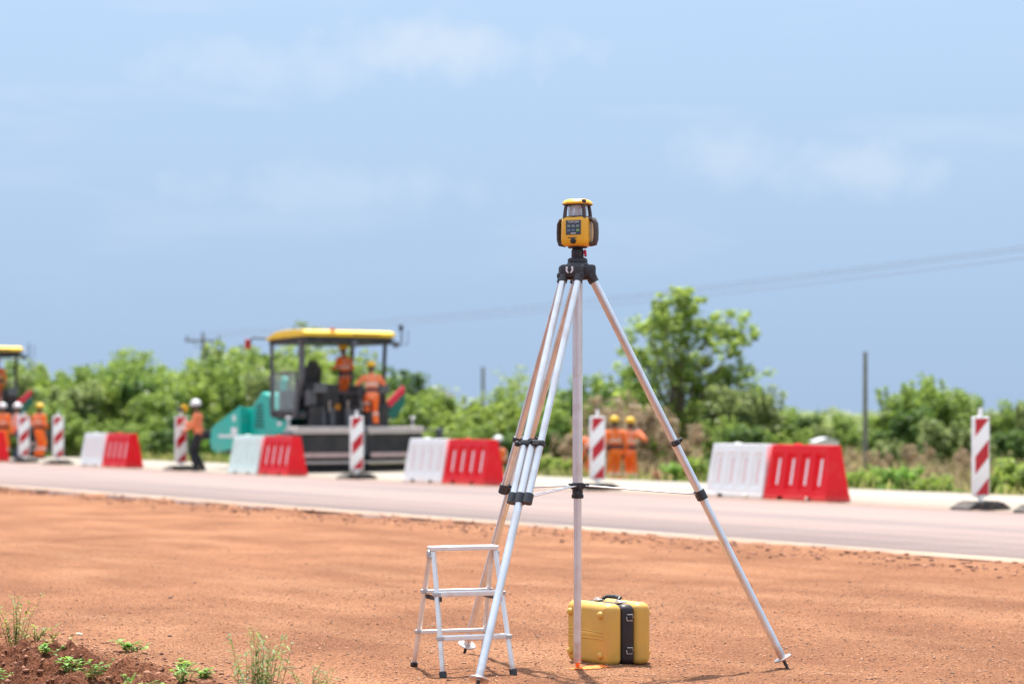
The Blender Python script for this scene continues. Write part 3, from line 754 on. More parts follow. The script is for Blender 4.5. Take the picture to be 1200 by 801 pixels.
# ------------------------------------------------------------------ step ladder
def make_ladder():
    c = Vector((-.275, 12.83, 0))
    root = empty('step_ladder', c, R(20), 'small folding aluminium step ladder standing on dirt beside the tripod', 'step ladder')
    Hh = .66
    rz = Matrix.Rotation(R(20), 4, 'Z')
    for fs in (-1, 1):
        corners = []
        for sd in (-1, 1):
            ft = Vector((.205 * sd, .268 * fs, 0)); w = c + (rz @ ft)
            ft.z = gz(w.x, w.y) - .004
            top = Vector((.183 * sd, .026 * fs, Hh - .012))
            corners.append((ft, top))
            b = bmesh.new(); tube(b, [ft + (top - ft) * .045, top], .0165, 4, (0, 1, 0), True, .85)
            leg = obj('leg', b, m_alu2, root, False, .003, 1)
            b = bmesh.new(); tube(b, [ft, ft + (top - ft) * .05], [.021, .0215], 12); sm_angle(obj('rubber_foot', b, m_black, leg))
            # riveted brackets where the rungs meet
            for k in (.31, .655):
                p = ft + (top - ft) * k
                b = bmesh.new(); rbox(b, p, (.041, .036, .022), .004, 2); obj('bracket', b, mat('cast_bracket', (.48, .48, .49), .5, .4, .1, 20), leg)
        for k in (.31, .655):
            p0 = corners[0][0] + (corners[0][1] - corners[0][0]) * k; p1 = corners[1][0] + (corners[1][1] - corners[1][0]) * k
            b = bmesh.new(); wd = .058 if fs < 0 else .026
            rbox(b, (p0 + p1) / 2 + Vector((0, .012 * -fs, 0)), ((p1 - p0).length - .01, wd, .028 if fs < 0 else .022), .005, 2)
            obj('tread' if fs < 0 else 'rung', b, m_alu2, root)
    b = bmesh.new(); rbox(b, (0, 0, Hh), (.40, .088, .026), .006, 2)
    top = obj('top_step', b, m_alu2, root)
    for y in (-.03, -.015, 0, .015, .03):
        b = bmesh.new(); box(b, (0, y, Hh + .0135), (.385, .004, .003)); obj('tread_rib', b, m_alu2, top)
    for sd in (-1, 1):
        b = bmesh.new(); lathe(b, [(.022, -.006), (.024, 0), (.022, .006)], 16, Matrix.Translation((.203 * sd, 0, Hh - .03)) @ Matrix.Rotation(R(90), 4, 'Y'))
        tube(b, [(.196 * sd, -.03, Hh - .05), (.2 * sd, 0, Hh - .028), (.196 * sd, .03, Hh - .05)], .01, 8)
        sm_angle(obj('hinge', b, mat('cast_bracket', (.48, .48, .49)), root))
        b = bmesh.new(); z = .385
        k = z / Hh; y = .268 * (1 - k) + .026 * k; x = (.205 * (1 - k) + .183 * k) * sd
        box(b, (x - .02 * sd, 0, z), (.006, y * 2 + .02, .026)); obj('spreader_strap', b, m_black, root)
    return root
make_ladder()

# ------------------------------------------------------------------ stones and clods on the dirt
def scatter_stones(name, label, n, sampler, smin, smax, m, seed, sub=1):
    rg = np.random.default_rng(seed)
    b = bmesh.new(); bmesh.ops.create_icosphere(b, subdivisions=max(1, sub), radius=1)
    bv = np.array([v.co[:] for v in b.verts]); bf = np.array([[v.index for v in f.verts] for f in b.faces]); b.free()
    V, Fc = [], []
    pts = sampler(rg, n)
    zz = soil_height(pts[:, 0], pts[:, 1])
    for i, (x, y) in enumerate(pts):
        s = smin + (smax - smin) * rg.random() ** 3
        sc = s * (np.array([1, .85, .6]) + .35 * rg.random(3) - .15)
        a = rg.random() * 6.28; ca, sa = math.cos(a), math.sin(a)
        v = bv * sc * (1 + .42 * (rg.random((len(bv), 1)) - .5) * 2)
        v = np.stack([v[:, 0] * ca - v[:, 1] * sa, v[:, 0] * sa + v[:, 1] * ca, v[:, 2]], -1) + np.array([x, y, zz[i] + s * .12])
        Fc.append(bf + len(V) * len(bv)); V.append(v)
    o = link(name, npmesh(name, np.concatenate(V), np.concatenate(Fc)), m)
    tag(o, label, None, kind='stuff')
    return o
def stone_mat(name, lo, hi):
    m = leafmat(name, lo, hi, 0.0); m.node_tree.nodes['Principled BSDF'].inputs['Roughness'].default_value = .9; return m
m_clod = stone_mat('soil_clods', (.15, .065, .042), (.42, .20, .12))
m_peb = stone_mat('pebbles', (.15, .085, .06), (.46, .27, .18))
m_grit = stone_mat('soil_grit', (.17, .075, .045), (.58, .30, .17))
def area_all(rg, n):
    y = 10.8 + 14 * rg.random(n) ** 1.7; x = (rg.random(n) - .5) * .50 * y
    p = np.stack([x, y], -1); t = p @ np.array([N.x, N.y]); return p[t < 15.7]
def area_near(rg, n):
    y = 11.2 + 7.5 * rg.random(n) ** 1.3; x = (rg.random(n) - .5) * .47 * y
    p = np.stack([x, y], -1); t = p @ np.array([N.x, N.y]); return p[t < 15.4]
def area_windrow(rg, n):
    s = 5 + 40 * rg.random(n); t = 15.05 + .35 * rg.normal(size=n)
    t = np.clip(t, 13.9, 15.85)
    return np.stack([U.x * s + N.x * t, U.y * s + N.y * t], -1)
def area_bank(rg, n):
    p = np.stack([-5 + 4.4 * rg.random(n), 10.6 + 4.6 * rg.random(n)], -1)
    d = -.841 * p[:, 0] - .540 * p[:, 1] + 5.22
    return p[(d > -.15 - .35 * rg.random(n)) & (d < 2.6)]
scatter_stones('gravel', 'small stones and grit strewn over the orange dirt', 6500, area_all, .002, .0125, m_peb, 3)
scatter_stones('grit', 'fine soil grains covering the orange dirt', 26000, area_near, .002, .0095, m_grit, 4, 0)
scatter_stones('loose_clods', 'loose soil clods heaped along the asphalt edge', 4200, area_windrow, .004, .034, m_clod, 5)
scatter_stones('bank_clods', 'broken red soil clods on the cut bank edge', 11000, area_bank, .003, .020, m_clod, 6)

# ------------------------------------------------------------------ plastic road barriers
BL, BH = 1.60, .92
def barrier_mesh():
    b = bmesh.new()
    xe = [-BL / 2, -.72]
    cells = []
    for k in range(4):
        c = -.54 + .36 * k
        xe += [c - .135, c - .115, c + .115, c + .135]; cells.append((c - .125, c + .125))
    xe += [.72, BL / 2]
    ze = [0.0, .075, .085, .17, .20, .76, .78, .84, BH]
    def prof(z): return .27 - (.27 - .105) * (z / BH) if z > .08 else .27
    def inset(x, z):
        if .185 < z < .77:
            for a, c in cells:
                if a < x < c: return .045
        return 0
    sides = []
    for sg in (1, -1):
        g = []
        for z in ze:
            row = []
            for x in xe:
                xx = x
                if abs(abs(x) - BL / 2) < 1e-6: xx = math.copysign(BL / 2 - .05 * z, x)
                row.append(b.verts.new((xx, sg * (prof(z) - inset(x, z)), z)))
            g.append(row)
        for i in range(len(ze) - 1):
            for j in range(len(xe) - 1):
                # forklift notches at the foot
                if i == 0 and any(abs((xe[j] + xe[j + 1]) / 2 - q) < .13 for q in (-.36, .36)): continue
                f = (g[i][j], g[i][j + 1], g[i + 1][j + 1], g[i + 1][j]); b.faces.new(f if sg > 0 else f[::-1])
        sides.append(g)
    for j in range(len(xe) - 1):
        b.faces.new((sides[0][-1][j], sides[0][-1][j + 1], sides[1][-1][j + 1], sides[1][-1][j]))
        b.faces.new((sides[0][0][j], sides[1][0][j], sides[1][0][j + 1], sides[0][0][j + 1]))
    for e in (0, -1):
        for i in range(len(ze) - 1):
            b.faces.new((sides[0][i][e], sides[1][i][e], sides[1][i + 1][e], sides[0][i + 1][e]))
    # filler cap and end lugs
    lathe(b, [(.05, BH - .01), (.05, BH + .018), (.042, BH + .024)], 14, Matrix.Translation((.2, 0, 0)))
    bmesh.ops.recalc_face_normals(b, faces=b.faces)
    me = bpy.data.meshes.new('barrier_shell'); b.to_mesh(me); b.free(); return me
B_ME = barrier_mesh()
b = bmesh.new(); rbox(b, (0, 0, 0), (.052, .012, .44), .004, 1); me_strip = bpy.data.meshes.new('reflector'); b.to_mesh(me_strip); b.free()
b = bmesh.new(); tube(b, [(0, 0, .16), (0, 0, .74)], .045, 12); me_lug = bpy.data.meshes.new('coupling'); b.to_mesh(me_lug); b.free()
def barrier(name, s_near, shell, refl, label, t=24.42, yaw=0.0):
    o = empty(name, rd(s_near + BL / 2, t, .001), HEAD + R(yaw), label, 'barrier', 'barriers along the road edge')
    def inst(nm, me, m):
        q = bpy.data.objects.new(nm, me); COL.objects.link(q); q.parent = o
        if not me.materials: me.materials.append(m)
        q.material_slots[0].link = 'OBJECT'; q.material_slots[0].material = m
        return q
    sh = inst('shell', B_ME, shell)
    md = sh.modifiers.new('bevel', 'BEVEL'); md.width = .012; md.segments = 2; md.limit_method = 'ANGLE'; md.angle_limit = R(35)
    slope = math.atan2(.165, BH)
    for k in range(4):
        for sg in (1, -1):
            q = inst('reflector', me_strip, refl)
            z = .475; q.location = (-.54 + .36 * k, sg * (.27 - .165 * (z / BH) - .045 + .003), z); q.rotation_euler = (slope * sg, 0, 0)
    l1 = inst('coupling', me_lug, shell); l1.location = (BL / 2 - .022, 0, 0)
    return o
barrier('red_barrier', 28.48, m_bred, m_refw, 'red plastic barrier coupled to plain white one, between thicket tree and last beacon')
barrier('white_barrier', 30.10, m_bwhite, m_refr, 'white plastic barrier with pinkish strips, coupled to red one, in front of the tall tree', yaw=-.8)
barrier('red_barrier', 39.0, m_bred, m_refw, 'red plastic barrier with crouching white helmeted worker behind its end', yaw=1)
barrier('white_barrier', 40.64, m_bwhite, m_refr, 'bright white plastic barrier beside the end of the paver screed', yaw=.3)
barrier('red_barrier', 47.6, m_bred, m_refw, 'red plastic barrier in front of the teal paver', yaw=-1)
barrier('white_barrier', 49.25, m_bmint, m_bmint, 'mint tinted white plastic barrier in front of the paver hopper', yaw=-.5)
barrier('red_barrier', 57.2, m_bred, m_refw, 'red plastic barrier before green bushes, with no machine behind it', yaw=.6)
barrier('white_barrier', 58.84, m_bwhite, m_refr, 'white plastic barrier before green bushes, coupled to a red one there', yaw=0)
barrier('red_barrier', 67.4, m_bred, m_refw, 'red plastic barrier beside the group of standing workers', yaw=0)

# ------------------------------------------------------------------ striped beacons
def panel_poly(t0, t1):
    """stripe between two parallel diagonals, clipped to the panel (local x across, z up)"""
    w, z0, z1 = .135, .03, 1.17
    sl = .95
    poly = []
    def cl(p, fn):
        o = []
        for i in range(len(p)):
            a, c = p[i], p[(i + 1) % len(p)]; fa, fc = fn(a), fn(c)
            if fa >= 0: o.append(a)
            if fa * fc < 0: k = fa / (fa - fc); o.append((a[0] + (c[0] - a[0]) * k, a[1] + (c[1] - a[1]) * k))
        return o
    p = [(-w, z0), (w, z0), (w, z1), (-w, z1)]
    p = cl(p, lambda q: (q[1] - sl * (q[0] + w)) - t0); p = cl(p, lambda q: t1 - (q[1] - sl * (q[0] + w)))
    return p
def make_beacon():
    root = empty('striped_beacon', (0, 0, 0), 0, 'x', 'beacon', 'striped beacons along the road edge')
    # rubber foot, long across the panel, with sloping ends and grooves
    b = bmesh.new()
    prism(b, [(-.43, 0), (.43, 0), (.43, .03), (.27, .115), (-.27, .115), (-.43, .03)], 'y', -.2, .2)
    foot = obj('foot', b, m_foot, root, False, .012, 2)
    for x in (-.2, .2):
        b = bmesh.new(); rbox(b, (x, 0, .118), (.10, .30, .022), .006, 1); obj('foot_block', b, m_foot, foot)
    b = bmesh.new(); tube(b, [(0, 0, .10), (0, 0, .20)], .03, 10); box(b, (0, 0, .175), (.12, .05, .03)); obj('post', b, m_bwhite, root)
    b = bmesh.new(); rbox(b, (0, 0, .19 + .6), (.325, .062, 1.2), .014, 3); pan = sm_angle(obj('panel', b, m_bwhite, root), 40)
    b = bmesh.new(); tube(b, [(0, 0, 1.38), (0, 0, 1.43), (0, 0, 1.52)], [.045, .034, .028], 12); obj('handle', b, m_bwhite, root)
    for t0, t1 in ((-1, .03), (.336, .60), (.90, 2)):
        p = panel_poly(t0, t1)
        for sg in (-1, 1):
            b = bmesh.new(); prism(b, [((x if sg < 0 else -x), z + .19) for x, z in p], 'y', .031 * sg, .0345 * sg)
            obj('red_stripe', b, m_sred, pan)
    return root
bp = make_beacon()
BZ = HEAD - R(90)       # panel faces along the road: local -Y towards -U
beacons = [
    (28, 24.55, -3, 'red and white striped beacon standing among the group of workers'),
    (68, 24.5, 2, 'red and white striped beacon between the standing workers and green bushes'),
    (212, 24.5, 0, 'red and white striped beacon with a lamp, beside worker in black trousers'),
    (418, 24.45, 1, 'red and white striped beacon in front of the paver screed'),
    (700, 24.6, -2, 'red and white striped beacon beside two workers in orange suits'),
    (1149, 24.3, 0, 'red and white striped beacon standing alone beyond the last red barrier'),
    (1223, 24.3, 3, 'red and white striped beacon, last of the row, next to a lone one'),
]
first = True
for px, t, yaw, lab in beacons:
    k = (px - 600) / F; D = t / (N.x * k + N.y)
    loc = Vector((k * D, D, 0.001))
    if first: bp.location = loc; bp.rotation_euler = (0, 0, BZ + R(yaw)); bp['label'] = lab; o = bp; first = False
    else: o = copy_tree(bp, loc, BZ + R(yaw), lab)
    if px == 212:
        b = bmesh.new(); rbox(b, (-.02, 0, 1.56), (.20, .10, .10), .02, 2); lp = obj('warning_lamp', b, m_black, o)
        b = bmesh.new(); lathe(b, [(.085, -.03), (.095, 0), (.085, .03)], 16, Matrix.Translation((.09, 0, 1.60)) @ Matrix.Rotation(R(90), 4, 'X')); sm_angle(obj('lens', b, m_hy, lp))

# ------------------------------------------------------------------ people
def person(loc, rz, label, mats, hel, lean=0.0, pelvis=.93, knees=None, feet=None, hands=None, elbows=None, head_turn=0.0, scale=1.0, belt=True, bands=True, sleeves=None, legband=True, headtilt=0.0):
    """local +X forward, +Y left.  mats: torso, legs"""
    vest, trs = mats; slv = sleeves or vest
    root = empty('person', loc, rz, label, 'person', None, scale)
    ln = R(lean); ex = Vector((math.sin(ln), 0, math.cos(ln))); fx = Vector((math.cos(ln), 0, -math.sin(ln)))
    pv = Vector((0, 0, pelvis))
    def T(f, l, h): return pv + fx * f + Vector((0, l, 0)) + ex * h
    neck = T(.0, 0, .57); ht = R(lean * .45 + headtilt)
    hx = Vector((math.sin(ht), 0, math.cos(ht))); hf = Vector((math.cos(ht), 0, -math.sin(ht)))
    Rt = Matrix.Rotation(head_turn, 4, 'Z')
    hf = (Rt @ hf.to_4d()).to_3d() if head_turn else hf
    hl = hx.cross(hf)
    hc = neck + hx * .155 + hf * .02
    b = bmesh.new()
    loft(b, [(T(-.01, 0, -.13), .10, .09), (T(-.01, 0, -.06), .165, .125), (T(-.012, 0, .04), .175, .128), (T(0, 0, .15), .155, .112), (T(.008, 0, .28), .168, .122), (T(.0, 0, .40), .188, .128), (T(-.008, 0, .48), .178, .108), (T(-.005, 0, .535), .105, .08)], 20, Vector((1, 0, 0)))
    tube(b, [T(-.005, 0, .50), neck + hx * .07 + hf * .012], [.068, .056], 14)
    ball(b, hc, .1, 2, (1.0, .80, 1.18)); ball(b, hc - hx * .055 + hf * .028, .066, 2)
    tube(b, [hc + hf * .085 + hx * .02, hc + hf * .118 - hx * .028], [.012, .019], 8)
    ball(b, hc + hf * .088 - hx * .062, .026, 1, (.7, 1.3, .6))
    for sg in (-1, 1): ball(b, hc + hl * (.083 * sg) - hx * .012, .03, 1, (.8, .5, 1.2))
    seg = [('skin', neck + hx * .03, hc + hx * .1, .1), ('torso', T(0, 0, .02), T(0, 0, .46), .15)]
    knees = knees or [None, None]; feet = feet or [(0, .1), (0, -.1)]; hands = hands or [None, None]; elbows = elbows or [None, None]
    for i, sg in enumerate((1, -1)):
        hip = pv + Vector((0, .088 * sg, -.04))
        f = feet[i]; ank = Vector((f[0] - .03, f[1], (f[2] if len(f) > 2 else 0) + .10))
        if knees[i] is not None: kn = Vector(knees[i])
        else:
            mid = (hip + ank) / 2; L = (hip - ank).length; e = max(0.0, (.43 ** 2 - (L / 2) ** 2)); kn = mid + Vector((math.sqrt(e) + .01, 0, 0))
        tube(b, [hip + Vector((0, 0, .05)), hip * .6 + kn * .4, kn, kn * .55 + ank * .45, ank + Vector((0, 0, -.02))], [.098, .092, .078, .078, .072], 14, (1, 0, 0))
        loft(b, [(ank + Vector((-.075, 0, -.06)), .034, .036), (ank + Vector((-.02, 0, -.055)), .042, .045), (ank + Vector((.08, 0, -.062)), .046, .038), (ank + Vector((.16, 0, -.07)), .044, .028), (ank + Vector((.205, 0, -.078)), .026, .017)], 12, (0, 0, 1))
        tube(b, [ank + Vector((0, 0, .03)), ank + Vector((0, 0, -.06))], [.058, .05], 12, (1, 0, 0))
        seg += [('legs', hip, kn, .09), ('legs', kn, ank + Vector((0, 0, .05)), .075), ('boot', ank + Vector((-.05, 0, -.06)), ank + Vector((.19, 0, -.07)), .045)]
        sh = T(-.005, .195 * sg, .455)
        hd = Vector(hands[i]) if hands[i] is not None else sh + Vector((.06, .075 * sg, -.53))
        if elbows[i] is not None: eb = Vector(elbows[i])
        else:
            mid = (sh + hd) / 2; L = (hd - sh).length; e = max(0, .285 ** 2 - (L / 2) ** 2)
            eb = mid + Vector((-.55, .45 * sg, -.35)).normalized() * math.sqrt(e)
        fd = (hd - eb).normalized()
        ball(b, sh, .078, 2)
        tube(b, [T(-.005, .12 * sg, .46), sh, sh * .5 + eb * .5, eb, eb * .5 + hd * .5, hd], [.07, .072, .06, .052, .046, .036], 12, (.3, .2, 1))
        # hand: palm, four fingers and a thumb
        side = fd.cross(Vector((0, 0, 1)));
        if side.length < .3: side = Vector((1, 0, 0)) if abs(fd.x) < .5 else Vector((0, 1, 0))
        side = (side - fd * side.dot(fd)).normalized(); nn = fd.cross(side)
        cur = nn * (-1 if nn.y * sg > 0 else 1)
        loft(b, [(hd - fd * .01, .028, .018), (hd + fd * .045, .038, .016), (hd + fd * .088, .040, .014)], 10, cur)
        for q, (o_, ln_) in enumerate(((-.03, .062), (-.010, .074), (.011, .070), (.031, .054))):
            p = hd + fd * .082 + side * o_
            tube(b, [p, p + fd * (ln_ * .5) + cur * .008, p + fd * (ln_ * .8) + cur * .030], [.0095, .009, .0075], 8)
        p = hd + fd * .02 - side * .03
        tube(b, [p, p + fd * .035 - side * .022 + cur * .006, p + fd * .066 - side * .022 + cur * .02], [.011, .0105, .008], 8)
        seg += [('arm', sh, eb, .055), ('arm', eb, eb + (hd - eb) * .94, .042), ('skin', hd + fd * .02, hd + fd * .15, .035)]
    bmesh.ops.triangulate(b, faces=b.faces)
    me = bpy.data.meshes.new('t'); b.to_mesh(me); b.free()
    o = bpy.data.objects.new('t', me); COL.objects.link(o)
    md = o.modifiers.new('r', 'REMESH'); md.mode = 'VOXEL'; md.voxel_size = .0125
    md = o.modifiers.new('s', 'SMOOTH'); md.factor = .5; md.iterations = 2
    dg = bpy.context.evaluated_depsgraph_get(); m2 = bpy.data.meshes.new_from_object(o.evaluated_get(dg))
    bpy.data.objects.remove(o); bpy.data.meshes.remove(me)
    m2.materials.clear()
    order = ['skin', 'torso', 'legs', 'boot', 'arm']
    for x in (m_skin, vest, trs, m_boot, slv): m2.materials.append(x)
    n = len(m2.polygons); ctr = np.zeros(n * 3, dtype=np.float32); m2.polygons.foreach_get('center', ctr); ctr = ctr.reshape(-1, 3)
    best = np.full(n, 1e9); mi = np.zeros(n, dtype=np.int32)
    for kd, a, c, r in seg:
        a = np.array(a); c = np.array(c); ab = c - a; k = np.clip(((ctr - a) @ ab) / (ab @ ab), 0, 1)
        d = np.linalg.norm(ctr - (a + k[:, None] * ab), axis=1) - r
        s = d < best; best[s] = d[s]; mi[s] = order.index(kd)
    m2.polygons.foreach_set('material_index', mi); m2.polygons.foreach_set('use_smooth', np.ones(n, dtype=bool)); m2.update()
    body = bpy.data.objects.new('body', m2); COL.objects.link(body); body.parent = root
    # helmet
    hm = Matrix.Translation(hc + hx * .035) @ Matrix((hf, hl, hx)).transposed().to_4x4()
    b = bmesh.new()
    lathe(b, [(.118, -.012), (.122, 0), (.121, .03), (.112, .07), (.088, .104), (.05, .124), (.012, .130)], 24, hm @ Matrix.Diagonal((1.12, .98, 1.0, 1)))
    hmt = sm_angle(obj('helmet', b, hel, root), 60)
    b = bmesh.new(); loft(b, [((.10, 0, .006), .09, .006), ((.15, 0, -.004), .075, .006), ((.185, 0, -.012), .04, .005)], 12, (0, 0, 1)); b.transform(hm)
    sm_angle(obj('brim', b, hel, hmt), 60)
    b = bmesh.new(); tube(b, [(.122 * math.cos(a) * 1.08, 0, .005 + .130 * math.sin(a)) for a in np.linspace(R(20), R(160), 9)], .012, 8, (0, 1, 0)); b.transform(hm)
    sm_angle(obj('ridge', b, hel, hmt), 60)
    for sg in (-1, 1):
        b = bmesh.new(); ball(b, hc + hf * .088 + hl * (.034 * sg) + hx * .004, .011, 1); obj('eye', b, m_eye, root)
    if belt:
        b = bmesh.new(); loft(b, [(T(0, 0, .06), .190, .145), (T(0, 0, .10), .192, .148), (T(0, 0, .15), .182, .140)], 24, (1, 0, 0)); be = sm_angle(obj('belt', b, m_belt, root), 50)
        b = bmesh.new(); rbox(b, T(-.03, .185, .06), (.11, .06, .13), .015, 2); obj('pouch', b, m_belt, be)
    if bands:
        b = bmesh.new(); loft(b, [(T(.005, 0, .235), .176, .131), (T(.006, 0, .282), .178, .133)], 24, (1, 0, 0)); sm_angle(obj('reflective_band', b, m_silver, root), 50)
        for sg in (-1, 1):
            b = bmesh.new(); tube(b, [T(.137, .085 * sg, .25), T(.138, .095 * sg, .36), T(.10, .10 * sg, .485), T(0, .11 * sg, .545), T(-.10, .10 * sg, .48), T(-.139, .09 * sg, .36), T(-.132, .085 * sg, .25)], .022, 6, (0, 1, 0), True, .25)
            obj('reflective_band', b, m_silver, root)
    if legband:
        for i, sg in enumerate((1, -1)):
            f = feet[i]; ank = Vector((f[0] - .03, f[1], (f[2] if len(f) > 2 else 0) + .10)); hip = pv + Vector((0, .088 * sg, -.04))
            if knees[i] is not None: kn = Vector(knees[i])
            else:
                mid = (hip + ank) / 2; L = (hip - ank).length; e = max(0.0, (.43 ** 2 - (L / 2) ** 2)); kn = mid + Vector((math.sqrt(e) + .01, 0, 0))
            b = bmesh.new(); tube(b, [kn * .62 + ank * .38, kn * .48 + ank * .52], .084, 14, (1, 0, 0)); sm_angle(obj('reflective_band', b, m_silver, root), 50)
    return root

def on_pave(px, d): return at(px, d, -.003)
def on_scrub(px, d):
    p = at(px, d); p.z = mh(p.x, p.y); return p
# worker at the lamp beacon, looking left along the road
w = person(on_pave(233, 58.6), R(172), 'person in white helmet, orange jacket and black trousers reaching to a beacon', (m_or2, m_trblk), m_hw, lean=5,
       feet=[(.06, .10), (-.05, -.10)], hands=[(.36, .12, 1.02), (.40, -.14, 1.20)], belt=False, bands=False, legband=False)
b = bmesh.new(); rbox(b, (0, 0, .11), (.24, .10, .22), .03, 3); tube(b, [(-.1, 0, .2), (-.06, .02, .5), (.02, .06, .72)], .008, 6)
bag = obj('shoulder_bag', b, m_trblk); bag.location = w.location + Vector((.20, -.1, .80)); bag.rotation_euler = (0, 0, R(170))
tag(bag, 'dark shoulder bag hanging on the worker in black trousers', 'bag')
# group at the far left
person(on_pave(46, 75), R(60), 'person in full orange suit and yellow helmet standing between two striped beacons', (m_or, m_or), m_hy, lean=2, hands=[(.22, .16, 1.02), (.22, -.16, 1.02)])
person(on_pave(20, 74), R(20), 'person in white helmet, orange vest, pale pink sleeves and blue jeans', (m_or2, m_jean), m_hw, sleeves=m_pink, belt=False, legband=False, feet=[(.05, .11), (-.04, -.11)])
person(on_pave(27, 79), R(110), 'person in yellow helmet half hidden behind the worker in pink sleeves', (m_or, m_or), m_hy)
person(on_pave(3, 73.5), R(80), 'person in white helmet and orange vest by the red barrier end', (m_or, m_or), m_hw)
# two beside the column, standing below the embankment
person(on_scrub(721, 57.8), R(104), 'person in orange suit and yellow helmet with arms down, seen from behind beside a workmate', (m_or, m_or), m_hy, lean=4)
person(on_scrub(737, 58.5), R(62), 'person in orange suit and yellow helmet with one arm raised to the face', (m_or2, m_or), m_hy, lean=6, hands=[None, (.26, -.16, 1.47)], elbows=[None, (.12, -.42, 1.22)])
person(on_scrub(697, 60), R(150), 'person in orange bending down behind a striped beacon', (m_or, m_or), m_hy, lean=48, pelvis=.88, hands=[(.55, .16, .55), (.55, -.16, .55)])
person(on_scrub(591, 62), R(200), 'person in white helmet and orange vest crouching behind a red barrier', (m_or, m_trblk), m_hw, lean=14, pelvis=.40, knees=[(.40, .16, .50), (.40, -.16, .50)], feet=[(.08, .14), (.08, -.14)], hands=[(.45, .15, .52), (.45, -.15, .52)], legband=False)

# ------------------------------------------------------------------ asphalt paver
def make_paver():
    root = empty('asphalt_paver', rd(53.8, 27.7, 0), HEAD, 'teal asphalt paver with yellow canopy and wide dark screed behind barriers', 'paver', 'asphalt pavers')
    Q = lambda nm, bm_, m, par=root, bev=.0, smo=False: obj(nm, bm_, m, par, smo, bev)
    # crawler tracks
    for sg in (-1, 1):
        b = bmesh.new()
        prism(b, [(-1.9, .06), (-1.7, 0), (1.6, 0), (1.85, .1), (1.9, .4), (1.7, .62), (-1.7, .62), (-1.95, .4)], 'y', sg * .85 - .16, sg * .85 + .16)
        tr = Q('track', b, m_pblk, root, .03)
        for k in range(22):
            b = bmesh.new(); box(b, (-1.7 + 3.3 * k / 21, sg * .85, .012), (.09, .31, .03)); Q('track_pad', b, m_pblk, tr)
    # chassis and engine hood
    b = bmesh.new(); box(b, (-.35, 0, .85), (3.6, 1.5, .7)); Q('chassis', b, m_pblk, root, .03)
    b = bmesh.new()
    prism(b, [(1.02, .62), (-.62, .62), (-.62, 1.34), (-.05, 1.98), (.28, 2.02), (1.02, 1.55)], 'y', -1.02, 1.02)
    hood = Q('engine_hood', b, m_teal, root, .05)
    for k in range(7):
        z = 1.12 + .095 * k
        for sg in (-1, 1):
            b = bmesh.new(); box(b, (.42, sg * 1.025, z), (.52 - .03 * k, .03, .05), Matrix.Rotation(R(18), 4, 'X')); Q('louvre', b, m_teal_d, hood)
    b = bmesh.new(); rbox(b, (-.9, 1.0, 1.12), (.75, .16, .42), .06, 3); Q('side_panel', b, m_teal, root)
    b = bmesh.new(); tube(b, [(.45, .3, 1.9), (.45, .3, 2.28)], .09, 14); tube(b, [(.45, .3, 2.28), (.36, .3, 2.4)], [.10, .08], 14); Q('exhaust', b, m_teal, root)
    # white side badges
    b = bmesh.new(); box(b, (-.86, 1.085, 1.2), (.22, .012, .10)); Q('badge', b, m_logo, root)
    # hopper with two folding wings
    b = bmesh.new(); box(b, (2.0, 0, .72), (1.9, 1.2, .1)); box(b, (1.08, 0, 1.0), (.08, 1.7, .8)); Q('hopper_floor', b, m_pblk)
    for sg in (-1, 1):
        b = bmesh.new()
        prism(b, [(1.06, .58), (2.5, .42), (2.86, .50), (2.98, .78), (2.80, 1.10), (1.10, 1.66), (1.06, 1.66)], 'y', sg * 1.20, sg * 1.27)
        wing = Q('hopper_wing', b, m_teal, root, .02)
        b = bmesh.new(); prism(b, [(sg * .90, .6), (sg * 1.20, .6), (sg * 1.20, 1.62), (sg * .90, 1.62)], 'x', 1.06, 1.12); Q('wing_back', b, m_teal, wing, .01)
        b = bmesh.new(); prism(b, [(sg * .6, .72), (sg * 1.2, 1.05), (sg * 1.2, 1.12), (sg * .6, .79)], 'x', 1.12, 2.78); Q('wing_floor', b, m_pblk, wing)
        b = bmesh.new(); box(b, (1.85, sg * 1.278, .86), (1.05, .008, .07)); box(b, (1.42, sg * 1.278, 1.0), (.34, .008, .18)); Q('badge', b, m_logo, wing)
        b = bmesh.new(); lathe(b, [(.09, 0), (.09, .01)], 14, Matrix.Translation((1.42, sg * 1.272, 1.34)) @ Matrix.Rotation(R(-90 * sg), 4, 'X')); Q('badge', b, m_logo, wing)
    b = bmesh.new()
    for sg in (-1, 1): tube(b, [(3.05, sg * .3, .5), (3.05, sg * .95, .5)], .12, 14)
    box(b, (2.95, 0, .5), (.12, 2.0, .16)); Q('push_roller', b, m_pgrey)
    # asphalt in the hopper
    # operator platform
    b = bmesh.new(); box(b, (-1.55, 0, 1.42), (1.9, 2.35, .16)); Q('platform', b, m_pblk, root, .02)
    b = bmesh.new(); box(b, (-.75, 0, 1.78), (.2, 2.0, .55)); box(b, (-.95, .15, 2.02), (.28, .7, .12), Matrix.Rotation(R(-20), 4, 'Y'))
    tube(b, [(-1.0, .15, 2.05), (-1.13, .15, 2.16)], .02, 8); Q('control_console', b, m_pblk, root, .02)
    for y in (.62,):
        b = bmesh.new(); rbox(b, (-1.55, y, 1.92), (.5, .5, .14), .05, 2); rbox(b, (-1.80, y, 2.30), (.15, .48, .72), .05, 2, Matrix.Rotation(R(-8), 4, 'Y')); rbox(b, (-1.84, y, 2.72), (.12, .30, .18), .04, 2)
        tube(b, [(-1.55, y, 1.5), (-1.55, y, 1.88)], .09, 12); Q('seat', b, m_pblk)
    # rear clutter below the platform: hydraulic tanks, hoses, augers
    b = bmesh.new(); box(b, (-2.42, 0, 1.25), (.2, 2.0, .55)); Q('rear_bulkhead', b, m_pblk)
